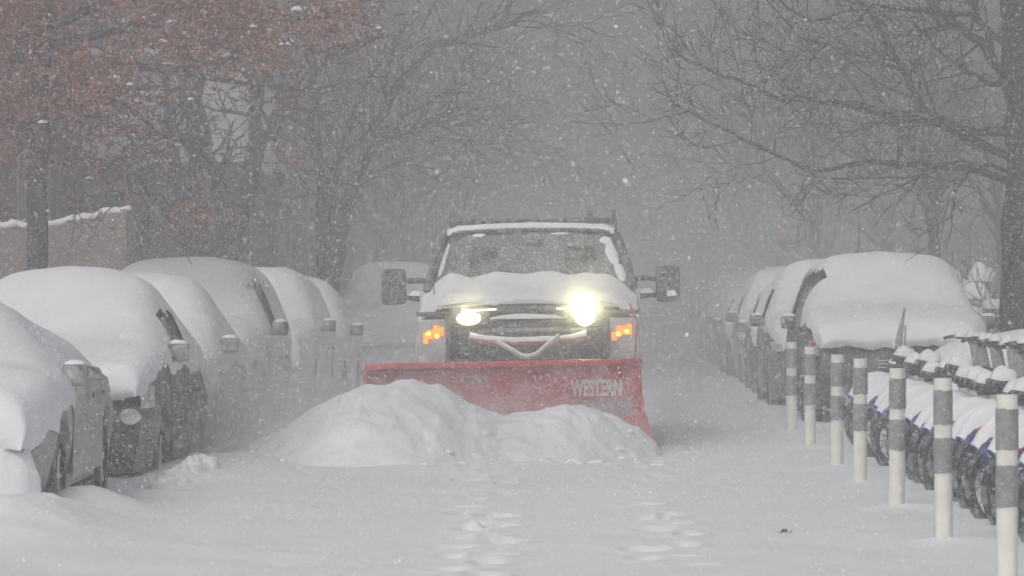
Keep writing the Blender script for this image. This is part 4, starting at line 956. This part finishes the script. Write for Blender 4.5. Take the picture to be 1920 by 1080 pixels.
for k in range(NB):
    Y = 19.15+.80*k+rj.uniform(-.04, .04); yaw = R(10)+rj.uniform(-.06, .06)
    lab = 'blue share bike with snow on mudguard and saddle, %s from the near end' % ords[k]
    loc = (2.5+rj.uniform(-.03, .03), Y, -.12+rj.uniform(-.02, .015))
    if k == 0: bk.location = loc; bk.rotation_euler = (R(3), 0, yaw); bk['label'] = lab
    else:
        b_ = dup(bk, loc, (R(rj.uniform(-2, 4)), 0, yaw), lab)
        for c_ in b_.children:
            if c_.name.startswith('saddle'): c_.location.z += rj.uniform(-.07, .06)
            if c_.name.startswith('handlebar'):
                a_ = rj.uniform(-.35, .35); p_ = Vector((.88, 0, 0)); c_.rotation_euler.z = a_
                c_.location = p_-Matrix.Rotation(a_, 3, 'Z') @ p_
    dl = 'grey dock with a snow cap at the front wheel of the %s bike' % ords[k]
    d = Vector((math.cos(yaw), math.sin(yaw), 0))*1.48; p = Vector(loc)+d
    if k == 0: dk.location = (p.x, p.y, -.05); dk.rotation_euler = (0, 0, yaw); dk['label'] = dl
    else: dup(dk, (p.x, p.y, -.05), (0, 0, yaw), dl)

# ------------------------------------------------------------------ small things at right, leaf on the road
def snow_shrub(label, X, Y, r, h, seed):
    t = thing('shrub', label, 'shrub', (X, Y, 0), group=None); rg = random.Random(seed); mb = MB()
    for k in range(26):
        a = rg.uniform(0, 6.28); twigs(mb, (rg.uniform(-.1, .1), rg.uniform(-.1, .1), -.1), (math.cos(a)*.6, math.sin(a)*.6, 1), h*.8, .012, 2, rg, .0, (3, 4), .4, .004)
    mb.build('twigs', 'shrub', t); mb = MB()
    for k in range(9): mb.lump((rg.gauss(0, r*.45), rg.gauss(0, r*.4), h*rg.uniform(.55, .95)), r*rg.uniform(.25, .5), r*rg.uniform(.25, .4), h*rg.uniform(.08, .16), k, .4, 10, 4)
    mb.build('snow_caps', 'snow', t)
snow_shrub('snow-laden shrub right of the black SUV beside the dark trunk', P(1815, 0, 50).x, 50, .55, 1.7, 3)
snow_shrub('low snow-laden shrub by the black SUV rear end under the dark tree', P(1858, 0, 46).x, 46, .4, 1.25, 4)
lf = thing('fallen_leaf', 'small brown curled leaf lying on the snow at lower right', 'leaf', (P(1475, 1006, 20.6).x, F*CAMZ/(1008-VY), g1(P(1475, 0, 20.6).x, 20.6)+.012))
mb = MB()
mb.add([(-.035, 0, .0), (-.02, -.02, .012), (-.012, .0, .03), (.0, -.018, .006), (.008, .02, .022), (-.03, .02, .02)], [(0, 1, 2), (1, 3, 2), (2, 3, 4), (0, 2, 5), (2, 4, 5)])
mb.add([(.01, 0, .0), (.03, -.012, .028), (.036, .008, .035), (.022, .016, .004)], [(0, 1, 2), (0, 2, 3)])
mb.build('blade', 'leaf_brown', lf, smooth=False)
mb = MB(); mb.tube([(-.035, 0, .004), (-.055, .004, .012)], .0015, 4); mb.build('stalk', 'leaf_brown', lf)

# ------------------------------------------------------------------ falling snow, blown powder, haze
NF = 1080000
u = nrng.random(NF); Y = 9+(u**(1/1.9))*34
X = nrng.uniform(-.175, .13, NF)*Y+nrng.uniform(-1, 1, NF)*1.5
Z = CAMZ+nrng.uniform(-.085, .09, NF)*Y+nrng.uniform(-.4, .4, NF)
ok = Z > .05; X, Y, Z = X[ok], Y[ok], Z[ok]; n = len(X)
S_ = .0018*np.exp(nrng.normal(0, .34, n))
base = np.array([[1, 0, .12], [0, .9, -.12], [-1, 0, .12], [0, -.9, -.12]], float)
q = nrng.normal(size=(n, 4)); q /= np.linalg.norm(q, axis=1)[:, None]; a, b, c, d = q.T
Rm = np.stack([np.stack([1-2*(c*c+d*d), 2*(b*c-d*a), 2*(b*d+c*a)], -1), np.stack([2*(b*c+d*a), 1-2*(b*b+d*d), 2*(c*d-b*a)], -1), np.stack([2*(b*d-c*a), 2*(c*d+b*a), 1-2*(b*b+c*c)], -1)], 1)
V = np.einsum('nij,kj->nki', Rm, base)*S_[:, None, None]
V = V+np.stack([X, Y, Z], -1)[:, None, :]
Fi = (np.array([[0, 1, 2], [0, 2, 3]])[None]+(np.arange(n)*4)[:, None, None]).reshape(-1, 3)
np_mesh('falling_snow', V.reshape(-1, 3), Fi, 'flake', smooth=False, kind='stuff')

def volume_mat(name, dens, col, noise=False, scale=1.2):
    m = bpy.data.materials.new(name); m.use_nodes = True; t = m.node_tree; t.nodes.clear()
    v = t.nodes.new('ShaderNodeVolumePrincipled'); v.inputs['Color'].default_value = col; v.inputs['Density'].default_value = dens; v.inputs['Anisotropy'].default_value = .5
    out = t.nodes.new('ShaderNodeOutputMaterial'); t.links.new(v.outputs[0], out.inputs['Volume'])
    if noise:
        tc = t.nodes.new('ShaderNodeTexCoord'); n = t.nodes.new('ShaderNodeTexNoise'); n.inputs['Scale'].default_value = scale; n.inputs['Detail'].default_value = 3
        ln = t.nodes.new('ShaderNodeVectorMath'); ln.operation = 'LENGTH'
        mr = t.nodes.new('ShaderNodeMapRange'); mr.interpolation_type = 'SMOOTHSTEP'; mr.inputs[1].default_value = 1.0; mr.inputs[2].default_value = .15; mr.inputs[3].default_value = 0; mr.inputs[4].default_value = 1
        mr2 = t.nodes.new('ShaderNodeMapRange'); mr2.inputs[1].default_value = .3; mr2.inputs[2].default_value = .7; mr2.inputs[3].default_value = .15; mr2.inputs[4].default_value = 1.5
        mu = t.nodes.new('ShaderNodeMath'); mu.operation = 'MULTIPLY'; mu2 = t.nodes.new('ShaderNodeMath'); mu2.operation = 'MULTIPLY'; mu2.inputs[1].default_value = dens
        t.links.new(tc.outputs['Object'], ln.inputs[0]); t.links.new(ln.outputs['Value'], mr.inputs[0]); t.links.new(tc.outputs['Object'], n.inputs['Vector']); t.links.new(n.outputs['Fac'], mr2.inputs[0])
        t.links.new(mr.outputs[0], mu.inputs[0]); t.links.new(mr2.outputs[0], mu.inputs[1]); t.links.new(mu.outputs[0], mu2.inputs[0]); t.links.new(mu2.outputs[0], v.inputs['Density'])
    return m
mb = MB(); mb.box((0, 115, 9.5), (186, 316, 22)); hz = mb.build('haze', volume_mat('haze_air', HAZE_DENS, HAZE_COL), None, smooth=False, kind='stuff')
for k, (x, y, z, rx, ry, rz, dn) in enumerate([(-2.9, 31.0, .1, 1.5, 2.6, .8, .95), (-1.8, 30.0, .36, 1.8, 1.3, .55, .62), (-2.7, 31.2, .5, 1.3, 1.6, .65, .6), (-.2, 29.9, .2, 1.2, 1.2, .4, .34), (-1.3, 38.5, .6, 1.9, 5.0, 1.0, .11), (.9, 35.5, .4, 1.0, 3.0, .8, .18), (-.35, 32.0, 1.15, 1.5, 1.1, .75, .16), (-3.1, 36.5, .0, 1.5, 6.0, .7, .24), (.4, 75, 1.2, 7.5, 28, 4.2, .10)]):
    mb = MB(); mb.box((0, 0, 0), (2, 2, 2))
    o = mb.build('blown_powder', volume_mat('powder_air', dn, (.93, .93, .94, 1), True, 2.2+.4*k), None, smooth=False, kind='stuff'); o.location = (x, y, z); o.scale = (rx, ry, rz)
